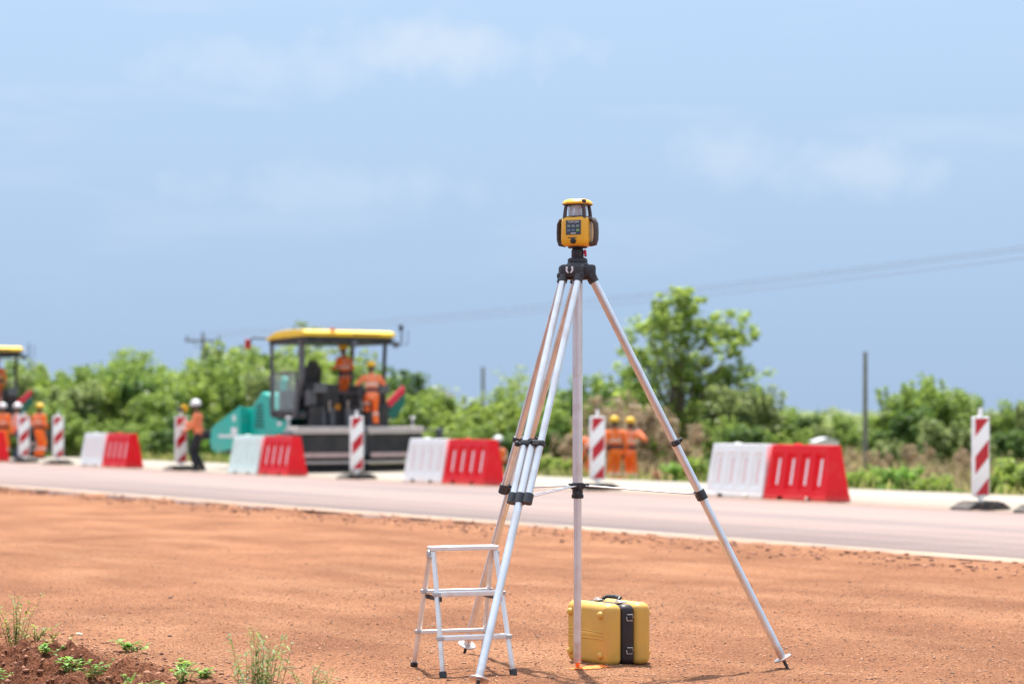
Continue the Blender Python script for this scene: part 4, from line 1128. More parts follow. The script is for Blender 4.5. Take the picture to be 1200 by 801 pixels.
    for y, r_ in ((.75, .11), (.45, .08), (-.2, .10), (-.6, .07)):
        b = bmesh.new(); tube(b, [(-2.55, y, 1.15), (-2.55, y, 1.62)], r_, 14); Q('hydraulic_cylinder', b, m_pgrey)
    b = bmesh.new(); rbox(b, (-2.56, .30, 1.62), (.10, .12, .16), .03, 2); Q('control_box', b, m_amber)
    for y in (-.9, -.3, .3, .95):
        b = bmesh.new(); tube(b, [(-2.5, y, 1.65), (-2.62, y + .06, 1.45), (-2.6, y + .12, 1.2), (-2.75, y + .05, 1.05)], .022, 8); Q('hose', b, m_pblk)
    # more rear fittings: boxes, valve blocks, levers, a short ladder
    for x, y, z, sx, sy, sz, m_ in [(-2.62, .95, 1.38, .2, .3, .5, m_pblk), (-2.60, -.05, 1.34, .18, .34, .42, m_pgrey), (-2.58, -.95, 1.4, .2, .36, .6, m_pblk), (-2.35, .45, 1.86, .3, .5, .7, m_pblk), (-2.3, -.15, 1.78, .25, .45, .5, m_pblk),
                                (-2.45, 1.0, 1.86, .2, .24, .4, m_pgrey), (-2.2, .9, 2.1, .3, .3, .25, m_pblk), (-2.35, -.95, 1.86, .25, .3, .62, m_pblk), (-1.2, -.7, 1.85, .5, .8, .7, m_pblk)]:
        b = bmesh.new(); rbox(b, (x, y, z), (sx, sy, sz), .03, 2); Q('equipment_box', b, m_)
    for k, y in enumerate((.7, .58, .34, .05, -.12, -.35)):
        b = bmesh.new(); tube(b, [(-2.66, y, 1.5), (-2.70, y + .02, 1.74)], .014, 6); ball(b, (-2.70, y + .02, 1.76), .03, 1); Q('lever', b, m_steel if k % 2 else m_pblk)
    for sg in (-1, 1):
        b = bmesh.new(); tube(b, [(-2.5, sg * .9, 2.0), (-2.74, sg * .9, 2.06)], .02, 6); rbox(b, (-2.80, sg * .9, 2.1), (.08, .34, .24), .02, 2); Q('control_panel', b, m_pgrey)
    b = bmesh.new()
    for z in (1.15, 1.4, 1.65): tube(b, [(-2.75, -.62, z), (-2.75, -.28, z)], .018, 6)
    for y in (-.62, -.28): tube(b, [(-2.75, y, 1.05), (-2.62, y, 2.2)], .02, 6)
    Q('boarding_ladder', b, m_pgrey)
    # guard rails
    b = bmesh.new()
    for z in (1.98, 2.4): tube(b, [(-2.42, -1.1, z), (-2.42, .2, z)], .02, 8)
    for y in (-1.1, -.45, .2): tube(b, [(-2.42, y, 1.5), (-2.42, y, 2.4)], .02, 8)
    Q('guard_rail', b, m_pgrey)
    # canopy posts
    for a_, y, m_ in ((-.62, 1.18, m_pgrey), (-2.3, 1.18, m_pgrey), (-.58, -1.18, m_pblk), (-2.34, -1.18, m_pblk)):
        b = bmesh.new(); w_ = .15 if a_ < -1 and y > 0 else .11
        if a_ < -1 and y > 0:
            tube(b, [(a_, y, 3.36), (a_, y, 2.35), (a_ + .22, y, 1.95), (a_ + .35, y, 1.35)], [.085, .085, .08, .08], 8)
        else: tube(b, [(a_ - (.06 if y < 0 else 0), y, 3.36), (a_, y, 2.8), (a_, y, 1.4)], w_ / 2, 8)
        Q('canopy_post', b, m_, root)
    # side glass between the left posts
    b = bmesh.new(); box(b, (-1.32, 1.17, 2.02), (1.3, .02, .95)); gl = Q('side_glass', b, m_cab)
    b = bmesh.new()
    for z in (1.53, 2.5): box(b, (-1.32, 1.17, z), (1.36, .05, .06))
    for x in (-1.98, -.68): box(b, (x, 1.17, 2.02), (.06, .05, .98))
    Q('glass_frame', b, m_pgrey, gl)
    # canopy: gently crowned shell with a dark underside
    b = bmesh.new(); prism(b, [(-2.72, 3.41), (-2.72, 3.51), (-2.5, 3.57), (-1.6, 3.585), (-1.0, 3.54), (-.56, 3.42), (-.52, 3.33), (-.8, 3.37)], 'y', -1.30, 1.30)
    can = Q('canopy', b, m_cyel, root, .02)
    b = bmesh.new(); box(b, (-1.62, 0, 3.31), (2.12, 2.46, .17)); Q('canopy_lining', b, m_pblk, can)
    b = bmesh.new(); box(b, (-2.725, -.45, 3.47), (.012, .8, .05)); Q('lettering_band', b, mat('faded_lettering', (.45, .26, .02), .6), can)
    for y in (.15, -1.05):
        b = bmesh.new(); lathe(b, [(.05, -.05), (.09, .02), (.085, .06)], 14, Matrix.Translation((-2.7, y - .25, 3.22)) @ Matrix.Rotation(R(-80), 4, 'Y')); tube(b, [(-2.66, y - .25, 3.22), (-2.6, y - .25, 3.38)], .015, 6); Q('work_light', b, m_pgrey, can)
    b = bmesh.new(); lathe(b, [(.05, 3.62), (.055, 3.70), (.04, 3.75)], 12, Matrix.Translation((-2.55, .45, -.14))); tube(b, [(-2.62, .52, 3.6), (-2.80, .52, 3.58), (-2.80, .52, 3.46)], .03, 8); Q('warning_lamp', b, m_lampred, can)
    # mirrors: red one out to the front left, arm at the rear right
    b = bmesh.new(); tube(b, [(-.6, 1.2, 3.38), (-.2, 1.5, 3.42), (-.08, 1.6, 3.3)], .026, 8); mr_ = Q('mirror_arm', b, m_pblk, can)
    b = bmesh.new(); rbox(b, (-.08, 1.6, 3.26), (.1, .17, .26), .04, 2); Q('mirror', b, m_lampred, mr_)
    b = bmesh.new(); tube(b, [(-2.55, -1.3, 3.2), (-2.7, -1.42, 3.2), (-2.72, -1.48, 3.3), (-2.72, -1.48, 3.68)], .02, 8); tube(b, [(-2.72, -1.48, 3.2), (-2.72, -1.66, 3.24), (-2.72, -1.66, 3.6)], .012, 6); mr_ = Q('mirror_arm', b, m_pblk, can)
    b = bmesh.new(); rbox(b, (-2.72, -1.46, 3.66), (.05, .12, .16), .02, 2); Q('mirror', b, m_pblk, mr_)
    # tilted red and green side plate at the rear right
    rt = Matrix.Rotation(R(-38), 4, 'X')
    b = bmesh.new(); prism(b, [(-1.62, 2.02), (-1.18, 1.62), (-1.10, 1.76), (-1.58, 2.18)], 'x', -2.66, -2.58); sp_ = Q('side_plate', b, m_red)
    b = bmesh.new(); prism(b, [(-1.62, 2.01), (-1.18, 1.61), (-1.12, 1.42), (-1.30, 1.30), (-1.60, 1.66)], 'x', -2.655, -2.585); Q('side_plate_lower', b, m_pflag, sp_)
    # tow arms
    for sg in (-1, 1):
        b = bmesh.new(); tube(b, [(1.0, sg * 1.12, .62), (-1.2, sg * 1.14, .74), (-2.6, sg * 1.16, .95)], [.09, .11, .10], 8); Q('tow_arm', b, m_pgrey)
    # ladder and auger
    b = bmesh.new(); tube(b, [(-2.35, -1.7, .42), (-2.35, 1.7, .42)], .19, 16); Q('auger', b, m_pblk)
    # screed: base, deck boards, end gates, burner boxes
    for sg in (-1, 1):
        b = bmesh.new(); box(b, (-2.92, sg * 1.02, .62), (.6, 1.62, .62)); scb = Q('screed_body', b, m_pblk, root, .03)
        b = bmesh.new(); rbox(b, (-2.98, sg * 1.02, 1.04), (.62, 1.60, .18), .03, 2); Q('screed_deck', b, m_deck, scb)
        b = bmesh.new(); box(b, (-3.235, sg * 1.02, .42), (.05, 1.45, .12)); Q('screed_badge', b, mat('faded_pink_panel', (.5, .36, .33), .7), scb)
        b = bmesh.new(); box(b, (-3.34, sg * .95, .24), (.26, 1.8, .05)); Q('step_board', b, m_deck, scb, .01)
        b = bmesh.new(); box(b, (-2.95, sg * 1.02, .10), (.42, 1.66, .16)); Q('screed_plate', b, m_pblk, scb)
        b = bmesh.new(); rbox(b, (-2.95, sg * 1.90, .42), (.85, .06, .8), .03, 2); rbox(b, (-2.8, sg * 1.78, .85), (.5, .22, .36), .06, 2); eg = Q('end_gate', b, m_pgrey)
        b = bmesh.new(); tube(b, [(-3.07, sg * 1.78, .78), (-3.09, sg * 1.78, .78)], .07, 14); Q('lamp', b, m_amber, eg)
        b = bmesh.new(); tube(b, [(-2.75, sg * 1.78, 1.0), (-2.75, sg * 1.78, 1.35)], .035, 8); tube(b, [(-2.75, sg * 1.70, 1.35), (-2.75, sg * 1.86, 1.35)], .03, 8); Q('crank', b, m_steel, eg)
    b = bmesh.new(); rbox(b, (-2.95, 0, .75), (.5, .42, .7), .05, 2); Q('crown_adjuster', b, m_pgrey)
    b = bmesh.new(); tube(b, [(-2.8, -1.85, 1.06), (-2.8, -2.5, 1.02)], .022, 8); rbox(b, (-2.8, -2.56, .95), (.16, .16, .28), .03, 2); Q('grade_sensor', b, m_pgrey)
    return root
paver = make_paver()
p2 = copy_tree(paver, rd(78.2, 26.7, 0), HEAD, 'second asphalt paver, mostly out of view behind the group of workers', None, 1.06)
def on_paver(pv_loc, a, c, z, sc=1.0): return pv_loc + (U * a - N * c) * sc + Vector((0, 0, z * sc))
person(on_paver(paver.location, -1.72, -.36, 1.50), HEAD + R(15), 'person in orange suit standing on the paver platform under the canopy', (m_or, m_or), m_hy, lean=3, scale=.97, hands=[(.3, .2, 1.15), (.3, -.2, 1.15)])
person(on_paver(paver.location, -3.0, -.45, 1.13), HEAD - R(25), 'person in orange vest and yellow helmet climbing onto the paver screed deck', (m_or2, m_or), m_hy, lean=14, pelvis=.80,
       feet=[(.30, .1, .30), (-.04, -.1)], knees=[(.36, .11, .72), None], hands=[(.42, .28, 1.12), (.45, -.2, 1.12)])
person(on_paver(p2.location, -1.9, -.72, 1.50, 1.06), HEAD, 'person in orange on the platform of the second paver', (m_or, m_or), m_hy, lean=3)

# ------------------------------------------------------------------ vegetation
def leaf_cloud(rg, centers, radii, per, size, flat=.75, aspect=.5):
    """diamond leaves spread through clumps; returns verts, quads"""
    C, n = [], []
    for c, r, k in zip(centers, radii, per):
        d = rg.normal(size=(k, 3)); d /= np.linalg.norm(d, axis=1)[:, None]
        rr = r * (.35 + .65 * rg.random(k) ** .5)
        C.append(np.array(c) + d * rr[:, None] * np.array([1, 1, flat]))
        nr = d * .6 + rg.normal(size=(k, 3)) * .55 + np.array([0, 0, .55]); n.append(nr)
    C = np.concatenate(C); n = np.concatenate(n); n /= np.linalg.norm(n, axis=1)[:, None]
    a = rg.normal(size=C.shape); a -= (a * n).sum(1)[:, None] * n; a /= np.linalg.norm(a, axis=1)[:, None]; b_ = np.cross(n, a)
    s = size * (.6 + .8 * rg.random(len(C)))[:, None]
    tip = C + a * s * .5 - n * s * .12; tail = C - a * s * .5 - n * s * .05; l = C + b_ * s * .5 * aspect + n * s * .08; r_ = C - b_ * s * .5 * aspect + n * s * .08
    V = np.stack([tail, l, tip, r_], 1).reshape(-1, 3)
    Fq = np.arange(len(V)).reshape(-1, 4)
    return V, Fq
def branch_tree(rg, h, spread, lvl=3, trunk_r=.09, lean=(0, 0), n0=4, first=.3):
    """returns bmesh of tapered limbs and the list of twig ends"""
    b = bmesh.new(); ends = []
    def grow(p, d, L, r, depth):
        k = 4; pts = [p]; rad = [r]; q = p.copy(); dd = d.copy()
        for i in range(k):
            dd = (dd + Vector(rg.normal(size=3)) * .12 + Vector((0, 0, .05))).normalized(); q = q + dd * (L / k); pts.append(q.copy()); rad.append(r * (1 - .55 * (i + 1) / k))
        tube(b, pts, rad, 6 if depth else 8)
        if depth >= lvl - 1:
            ends.append(q.copy()); ends.append(pts[2].copy()); return
        nb = 3 if depth else n0
        for j in range(nb):
            i = rg.integers(2, k + 1) if j < nb - 1 else k
            az = rg.random() * 6.28; out_ = Vector((math.cos(az), math.sin(az), 0)) * spread
            nd = (dd * .55 + out_ * (.55 + .5 * rg.random()) + Vector((0, 0, .25))).normalized()
            grow(pts[i], nd, L * (.55 + .25 * rg.random()), rad[i] * .75, depth + 1)
    grow(Vector((0, 0, -.15)), Vector((lean[0], lean[1], 1)).normalized(), h * .45, trunk_r, 0)
    return b, ends

BUSH_H = {}
def make_bush(seed, w, h, m, n_cl=46, per=120, size=.17, uneven=.35):
    rg = np.random.default_rng(seed)
    root = empty('bush', (0, 0, 0), 0, 'x', 'bush')
    b = bmesh.new()
    ctr, rad, pr = [], [], []
    for i in range(n_cl):
        az = rg.random() * 6.28; u = rg.random() ** .6
        zz = rg.random() ** .8
        prof = (1 - zz ** 2.2) ** .5 * .9 + .12
        lob = 1 + uneven * math.sin(az * 3 + seed) * .5 + uneven * (rg.random() - .5)
        r = w * .5 * prof * u * lob
        hh = h * zz * (1 + uneven * .5 * math.sin(az * 2 + seed * 1.7) * u)
        ctr.append((r * math.cos(az), r * math.sin(az), hh + .05)); rad.append((.16 + .22 * rg.random()) * (w + h) * .24); pr.append(int(per * (.6 + .8 * rg.random())))
    for k in range(7):
        e = Vector(ctr[rg.integers(0, n_cl)]); p0 = Vector((rg.normal() * .1, rg.normal() * .1, -.2)); md = (p0 + e) / 2 + Vector((0, 0, .15 * h))
        tube(b, [p0, md, e], [.035, .025, .008], 5)
    # a few shoots that stick out of the outline
    for k in range(10):
        az = rg.random() * 6.28; p0 = Vector((w * .3 * math.cos(az) * rg.random(), w * .3 * math.sin(az), h * .75)); p1 = p0 + Vector((rg.normal() * .2, rg.normal() * .2, h * (.25 + .25 * rg.random())))
        tube(b, [p0, p1], [.012, .004], 4)
        for q in (.35, .6, .8, 1.0):
            c = p0 + (p1 - p0) * q; ctr.append(tuple(c)); rad.append(.12 + .1 * rg.random()); pr.append(14)
    V, Fq = leaf_cloud(rg, ctr, rad, pr, size)
    link('foliage', npmesh('foliage', V, Fq), m, root)
    BUSH_H[root.name] = float(np.percentile(V[:, 2], 98.5))
    obj('stem', b, m_bush_wood, root)
    return root

protos = {
    'mid': make_bush(1, 3.2, 2.6, L_mid), 'mid2': make_bush(2, 2.6, 3.0, L_mid, 52),
    'yel': make_bush(3, 3.0, 2.7, L_yel), 'dark': make_bush(4, 3.0, 2.4, L_dark, 50),
    'grey': make_bush(5, 3.0, 2.8, L_grey), 'dry': make_bush(6, 2.6, 2.0, L_dry, 34, 30, .12, .6),
    'low': make_bush(7, 1.7, .95, L_yel, 26, 60, .13, .5), 'lowm': make_bush(8, 1.9, 1.1, L_weed, 26, 60, .13, .5),
}
used = set()
LOOK = {'mid': 'green rounded', 'mid2': 'green upright', 'yel': 'yellow green', 'dark': 'dark green', 'grey': 'grey green', 'dry': 'brown dry', 'low': 'low yellow green', 'lowm': 'low bright green'}
def spot(px):
    for lim, w_ in ((86, 'behind the group of standing workers'), (182, 'behind the barriers with no machine'), (252, 'behind the worker in black trousers'),
                    (318, 'behind the paver hopper'), (468, 'behind the paver canopy'), (532, 'past the paver screed end'), (610, 'behind the crouching worker'),
                    (690, 'seen between the tripod legs'), (760, 'behind the workers in orange suits'), (835, 'under the tall tree'), (925, 'beside the tall tree'),
                    (1005, 'behind the last red barrier'), (1034, 'round the lone plain pole'), (1128, 'between lone pole and lone beacon')):
        if px < lim: return w_
    return 'behind the lone beacon'
def plant_bush(kind, px, d, h, wk, label, group):
    label = LOOK[kind] + (' weed clump ' if kind in ('low', 'lowm') else ' bush ') + (label + ' ' if label in ('on the embankment edge', 'at the thicket foot') else '') + spot(px)
    src = protos[kind]
    bh = BUSH_H[src.name]
    p = at(px, d); p.z = mh(p.x, p.y) - .05
    sc = h / bh
    rz = random.random() * 6.28
    s3 = (sc * wk, sc * wk, sc)
    if kind in used: o = copy_tree(src, p, rz, label, group, s3)
    else:
        used.add(kind); o = src; o.location = p; o.rotation_euler = (0, 0, rz); o.scale = s3; o['label'] = label; o['group'] = group
    return o
def z_for(y, d): return CAM_H + (487 - y) / F * d          # height seen at that bearing, for sizing
rnd = random.Random(21)
# left thicket (behind workers and the two pavers)
TL = 'dense green bush in the thicket behind the workers and pavers'
prof = [(-20, 432), (40, 428), (90, 436), (130, 428), (165, 424), (200, 434), (240, 424), (280, 410), (330, 408), (380, 405), (430, 428), (470, 452), (500, 470)]
def interp(x):
    for (a, ya), (c, yc) in zip(prof[:-1], prof[1:]):
        if a <= x <= c: return ya + (yc - ya) * (x - a) / (c - a)
    return prof[0][1] if x < prof[0][0] else prof[-1][1]
x = -30.0
while x < 470:
    for row, (d0, k) in enumerate(((86, .70), (93, .88), (101, 1.0))):
        d = d0 + rnd.uniform(-2.5, 2.5) - (x > 300) * 3; xx = x + rnd.uniform(-14, 14)
        top = 487 - (487 - interp(xx)) * k * rnd.uniform(.90, 1.06)
        h = max(1.2, z_for(top, d) - MEADOW_Z - .1)
        kind = rnd.choice(['mid', 'mid2', 'mid', 'yel', 'dark', 'grey']) if not 270 < xx < 400 else rnd.choice(['yel', 'yel', 'grey', 'mid'])
        plant_bush(kind, xx, d, h, rnd.uniform(.85, 1.2), TL, 'thicket bushes')
    x += 38
x = -20
while x < 330:
    plant_bush(rnd.choice(['lowm', 'dark', 'dark', 'mid']), x, 80 + rnd.uniform(-3, 3) - x * .012, rnd.uniform(1.1, 1.9), 1.1, 'at the thicket foot', 'thicket bushes'); x += 27
# middle: between the paver and the tall tree
TM = 'green bush of the scrub between the paver and the tall tree'
for kind, px, d, top, wk in [('mid', 478, 80, 468, 1.1), ('yel', 500, 84, 462, 1.0), ('mid2', 520, 96, 458, .9), ('yel', 545, 70, 482, 1.2), ('yel', 572, 73, 468, 1.1), ('mid', 598, 78, 460, 1.0), ('yel', 618, 70, 474, 1.0), ('mid2', 640, 80, 458, .9),
        ('mid', 655, 68, 472, 1.0), ('mid2', 668, 76, 448, .8), ('dark', 690, 72, 462, 1.0), ('mid', 712, 78, 446, .9), ('dark', 735, 74, 452, 1.0), ('mid2', 748, 80, 440, .8), ('dark', 640, 66, 500, 1.1), ('mid', 560, 66, 500, 1.1), ('dark', 600, 64, 508, 1.2), ('yel', 525, 68, 492, 1.1)]:
    plant_bush(kind, px, d, z_for(top, d) - MEADOW_Z, wk, TM, 'thicket bushes')
for px, d, top, wk in [(700, 66, 478, .9), (722, 68, 462, 1.0), (742, 66, 474, 1.0), (770, 66, 482, 1.1), (668, 63, 505, 1.2), (795, 65, 500, 1.2), (830, 66, 496, 1.1)]:
    plant_bush('dry', px, d, z_for(top, d) - MEADOW_Z, wk, 'brown dry bush behind the two orange suited workers', 'thicket bushes')
# right: below and beyond the tall tree
TR = 'green bush of the scrub on the far side of the last barriers'
for kind, px, d, top, wk in [('grey', 862, 70, 455, 1.0), ('grey', 888, 73, 458, 1.0), ('grey', 838, 76, 462, 1.0), ('mid', 905, 78, 476, 1.0), ('mid', 850, 64, 492, 1.0), ('dark', 872, 62, 500, 1.1), ('yel', 905, 64, 506, 1.0),
        ('dark', 945, 120, 486, 1.2), ('mid', 985, 128, 488, 1.2), ('grey', 965, 100, 500, 1.2), ('yel', 940, 96, 506, 1.0), ('mid', 1000, 95, 500, 1.1), ('grey', 1020, 82, 510, 1.2),
        ('mid', 1060, 72, 456, .8), ('mid2', 1076, 74, 448, .8), ('mid', 1100, 73, 452, .85), ('grey', 1118, 75, 460, .9), ('dark', 1068, 68, 482, 1.0), ('grey', 1100, 66, 494, 1.1), ('mid', 1136, 78, 468, .8), ('grey', 1140, 66, 500, 1.1),
        ('grey', 1165, 80, 482, 1.1), ('mid', 1192, 78, 474, 1.0), ('grey', 1212, 74, 470, 1.0), ('dark', 1180, 68, 505, 1.1), ('grey', 1040, 62, 515, 1.1), ('dry', 1075, 58, 518, 1.0), ('dry', 1030, 58, 525, 1.0), ('dry', 1130, 57, 525, 1.0), ('dry', 940, 60, 525, 1.1), ('dry', 985, 62, 522, 1.1)]:
    plant_bush(kind, px, d, z_for(top, d) - MEADOW_Z, wk, TR, 'thicket bushes')
# bright low weeds along the embankment
k = 0
for px, d, h, kd in [(1000, 49, .75, 'low'), (1030, 47.5, .7, 'low'), (1056, 47, .85, 'lowm'), (1085, 46.5, .7, 'low'), (1110, 46, .6, 'low'), (1172, 45, .85, 'low'), (1196, 44.5, 1.0, 'low'), (1215, 45, 1.0, 'low'), (905, 51, .75, 'lowm'), (870, 52, .8, 'low'), (820, 54, .8, 'low'), (795, 55, .7, 'lowm'), (650, 60, .8, 'low'), (560, 64, .8, 'lowm'), (520, 66, .8, 'low'), (620, 61, .7, 'lowm')]:
    plant_bush(kd, px, d, h, 1.0, 'on the embankment edge', 'weed clumps')
for kd, o in protos.items():
    if kd not in used: print('unused', kd)

def make_tree(name, px, d, h, spread, m, label, seed, trunk_r=.11, clump=.42, per=70, size=.15, lvl=3, n0=5, lean=(0, 0)):
    rg = np.random.default_rng(seed)
    p = at(px, d); p.z = mh(p.x, p.y)
    root = empty(name, p, 0, label, 'tree')
    b, ends = branch_tree(rg, h, spread, lvl, trunk_r, lean, n0)
    top = max(e.z for e in ends); sc = (h - .25) / top
    b.transform(Matrix.Scale(sc, 4)); ends = [e * sc for e in ends]
    obj('trunk', b, m_bush_wood, root)
    ctr, rad, pr = [], [], []
    for e in ends:
        for q in range(2):
            o = Vector(rg.normal(size=3)) * clump * .55
            ctr.append(tuple(e + o)); rad.append(clump * (.55 + .7 * rg.random())); pr.append(int(per * (.5 + rg.random())))
    V, Fq = leaf_cloud(rg, ctr, rad, pr, size, .6)
    link('crown', npmesh('crown', V, Fq), m, root)
    return root
def tall_tree():
    rg = np.random.default_rng(31); d = 72.0; p = at(797, d); p.z = mh(p.x, p.y)
    root = empty('tall_tree', p, 0, 'tall leafy green tree with a broken crown standing over the scrub behind the white barrier', 'tree')
    # crown lobes: offset across, height above the road, radius (m)
    lobes = [(.8, 3.2, .34), (.55, 2.4, .5), (.85, 3.9, .22), (-.05, 5.4, .26), (.1, 5.0, .3), (-.15, 4.85, .36), (-.35, 4.45, .48), (-1.05, 4.25, .38), (.30, 4.55, .34), (1.55, 4.5, .40), (1.95, 4.1, .30), (1.1, 4.25, .26), (-.75, 3.55, .55), (-1.25, 2.75, .45),
             (-.2, 3.0, .5), (-.6, 2.1, .65), (-1.55, 1.9, .5), (.1, 1.7, .65), (1.0, 2.45, .42), (1.7, 2.95, .42), (1.3, 1.65, .55), (1.95, 2.3, .35), (.6, 1.15, .65), (-.7, 1.0, .65), (-.55, 5.0, .2), (.15, 3.9, .3), (-1.2, 3.5, .3), (1.6, 3.6, .3)]
    b = bmesh.new(); ctr, rad, pr = [], [], []
    for k, (x, z, r) in enumerate(lobes):
        y = rg.uniform(-.9, .9); z += .3
        base = Vector((rg.uniform(-.12, .12), rg.uniform(-.1, .1), -.1)); e = Vector((x, y, z)); fork = Vector((x * .22, y * .25, min(z * .5, 1.9)))
        tube(b, [base, fork * .5, fork, fork.lerp(e, .55) + Vector((rg.normal() * .08, rg.normal() * .08, .12)), e], [.085, .07, .05, .03, .008], 7)
        n = max(6, int(24 * r / .4))
        for q in range(n):
            o = rg.normal(size=3) * np.array([.62, .62, .42]) * r * 1.5
            ctr.append((x + o[0], y + o[1], z + o[2])); rad.append(r * (.28 + .3 * rg.random())); pr.append(int(33 * (.5 + rg.random())))
            if q % 3 == 0: tube(b, [e, (e + Vector(ctr[-1])) / 2 + Vector((0, 0, .03)), Vector(ctr[-1])], [.012, .008, .004], 4)
    obj('trunk', b, m_bush_wood, root)
    V, Fq = leaf_cloud(rg, ctr, [q * 1.15 for q in rad], pr, .125, .8)
    link('crown', npmesh('crown', V, Fq), L_tree, root)
tall_tree()
make_tree('slender_tree', 497, 92, 3.7, .6, L_dark, 'small dark tree with a tufted top right of the paver canopy', 8, .06, .35, 60, .15, 3, 4)
make_tree('pale_tree', 602, 98, 4.0, .6, L_yel, 'thin pale green tree with sparse crown rising behind tripod legs', 9, .05, .34, 22, .13, 3, 4)
make_tree('thicket_tree', 150, 108, 5.2, .7, L_mid, 'tree with broken crown rising out of the thicket near the first barriers', 12, .09, .45, 60, .16, 3, 5)
make_tree('thicket_tree', 352, 104, 6.2, .5, L_grey, 'thin grey green tree whose top shows just over the paver canopy', 13, .08, .4, 40, .15, 3, 4)
make_tree('thicket_tree', 268, 100, 4.9, .8, L_yel, 'pale yellow green tree behind the paver hopper', 14, .08, .5, 60, .16, 3, 5)

# distant scrub as one mass
rg = np.random.default_rng(77)
ctr, rad, pr = [], [], []
for k in range(900):
    d = 135 + 190 * rg.random(); px = -120 + 1440 * rg.random()
    p = at(px, d); z0 = mh(p.x, p.y)
    h = (1.6 + 1.9 * rg.random()) * (1.35 if px < 520 else .85)
    ctr.append((p.x, p.y, z0 + h * .45)); rad.append(h * .62); pr.append(70)
V, Fq = leaf_cloud(rg, ctr, rad, pr, .55, .75)
o = link('distant_scrub', npmesh('distant_scrub', V, Fq), L_grey); tag(o, 'far band of grey green scrub along the horizon', None, kind='stuff')

# grass and weeds on the scrub edge
def grass(name, label, n, sampler, hmin, hmax, wid, m, seed, zfn):
    rg = np.random.default_rng(seed); P = sampler(rg, n); n = len(P)
    z = zfn(P[:, 0], P[:, 1]); h = hmin + (hmax - hmin) * rg.random(n) ** 1.6
    az = rg.random(n) * 6.28; ln = rg.normal(size=(n, 2)) * .28 * h[:, None]
    base = np.stack([P[:, 0], P[:, 1], z - .02], -1); sd = np.stack([np.cos(az), np.sin(az), az * 0], -1) * wid
    mid = base + np.stack([ln[:, 0] * .35, ln[:, 1] * .35, h * .6], -1); tip = base + np.stack([ln[:, 0], ln[:, 1], h], -1)
    V = np.stack([base - sd * .5, base + sd * .5, mid + sd * .55, tip + sd * .06, tip - sd * .06, mid - sd * .55], 1).reshape(-1, 3)
    i = np.arange(n)[:, None] * 6
    Fq = np.concatenate([i + np.array([0, 1, 2, 5]), i + np.array([5, 2, 3, 4])])
    o = link(name, npmesh(name, V, Fq), m); tag(o, label, None, kind='stuff'); return o
def verge(rg, n):
    s = 14 + 70 * rg.random(n); t = 29.45 + 6.5 * rg.random(n) ** 1.8
    cl = vnoise(s * .5, t * .5, 90); k = cl > -.28
    return np.stack([U.x * s + N.x * t, U.y * s + N.y * t], -1)[k]
grass('verge_grass', 'mixed green and dry grass along the foot of the embankment', 26000, verge, .10, .42, .03, L_grass, 91, meadow_h)
def field(rg, n):
    d = 42 + 75 * rg.random(n); x = (rg.random(n) - .5) * .52 * d
    p = np.stack([x, d], -1); t = p @ np.array([N.x, N.y]); return p[t > 33]
grass('field_grass', 'rough dry grass in the scrub land', 34000, field, .2, .8, .05, L_hay, 92, meadow_h)

# ------------------------------------------------------------------ foreground plants
def blade_leaf(V, Fc, base, d, up, L, w, droop):
    d = d.normalized(); sd = d.cross(up)
    if sd.length < .1: sd = Vector((1, 0, 0))
    sd.normalize(); i0 = len(V)
    for k, ww in ((0, .12), (.3, .8), (.6, 1.0), (.85, .55), (1, .04)):
        c = base + d * (L * k) - Vector((0, 0, droop * L * k * k)); nrm = sd.cross(d).normalized()
        V.append(c - sd * (w * ww * .5) + nrm * (w * .12 * ww)); V.append(c); V.append(c + sd * (w * ww * .5) + nrm * (w * .12 * ww))
    for k in range(4):
        a = i0 + 3 * k
        Fc.append((a, a + 1, a + 4, a + 3)); Fc.append((a + 1, a + 2, a + 5, a + 4))
def weed(name, x, y, h, nst, nleaf, ll, lw, spread, m, label, seed, upright=.9, group=None):
    rg = random.Random(seed); z = gz(x, y) - .01
    root = empty(name, (x, y, z), 0, label, 'plant', group)
    b = bmesh.new(); V, Fc = [], []
    for s in range(nst):
        az = rg.random() * 6.28; r = spread * rg.random(); hh = h * (.55 + .5 * rg.random())
        p0 = Vector((.25 * r * math.cos(az), .25 * r * math.sin(az), 0)); p1 = Vector((r * math.cos(az), r * math.sin(az), hh)); pm = (p0 + p1) / 2 + Vector((rg.uniform(-.02, .02), rg.uniform(-.02, .02), .06 * hh))
        tube(b, [p0, pm, p1], [.0026, .0018, .0007], 5)
        for k in range(nleaf):
            q = .15 + .85 * (k + rg.random()) / nleaf; c = p0.lerp(pm, q * 2) if q < .5 else pm.lerp(p1, q * 2 - 1)
            a2 = rg.random() * 6.28; d = Vector((math.cos(a2), math.sin(a2), upright * rg.uniform(.3, 1.4)))
            blade_leaf(V, Fc, c, d, Vector((0, 0, 1)), ll * rg.uniform(.6, 1.2), lw * rg.uniform(.7, 1.2), rg.uniform(.05, .5))
    obj('stem', b, L_olive, root)
    link('leaves', npmesh('leaves', [tuple(v) for v in V], Fc), m, root)
    return root
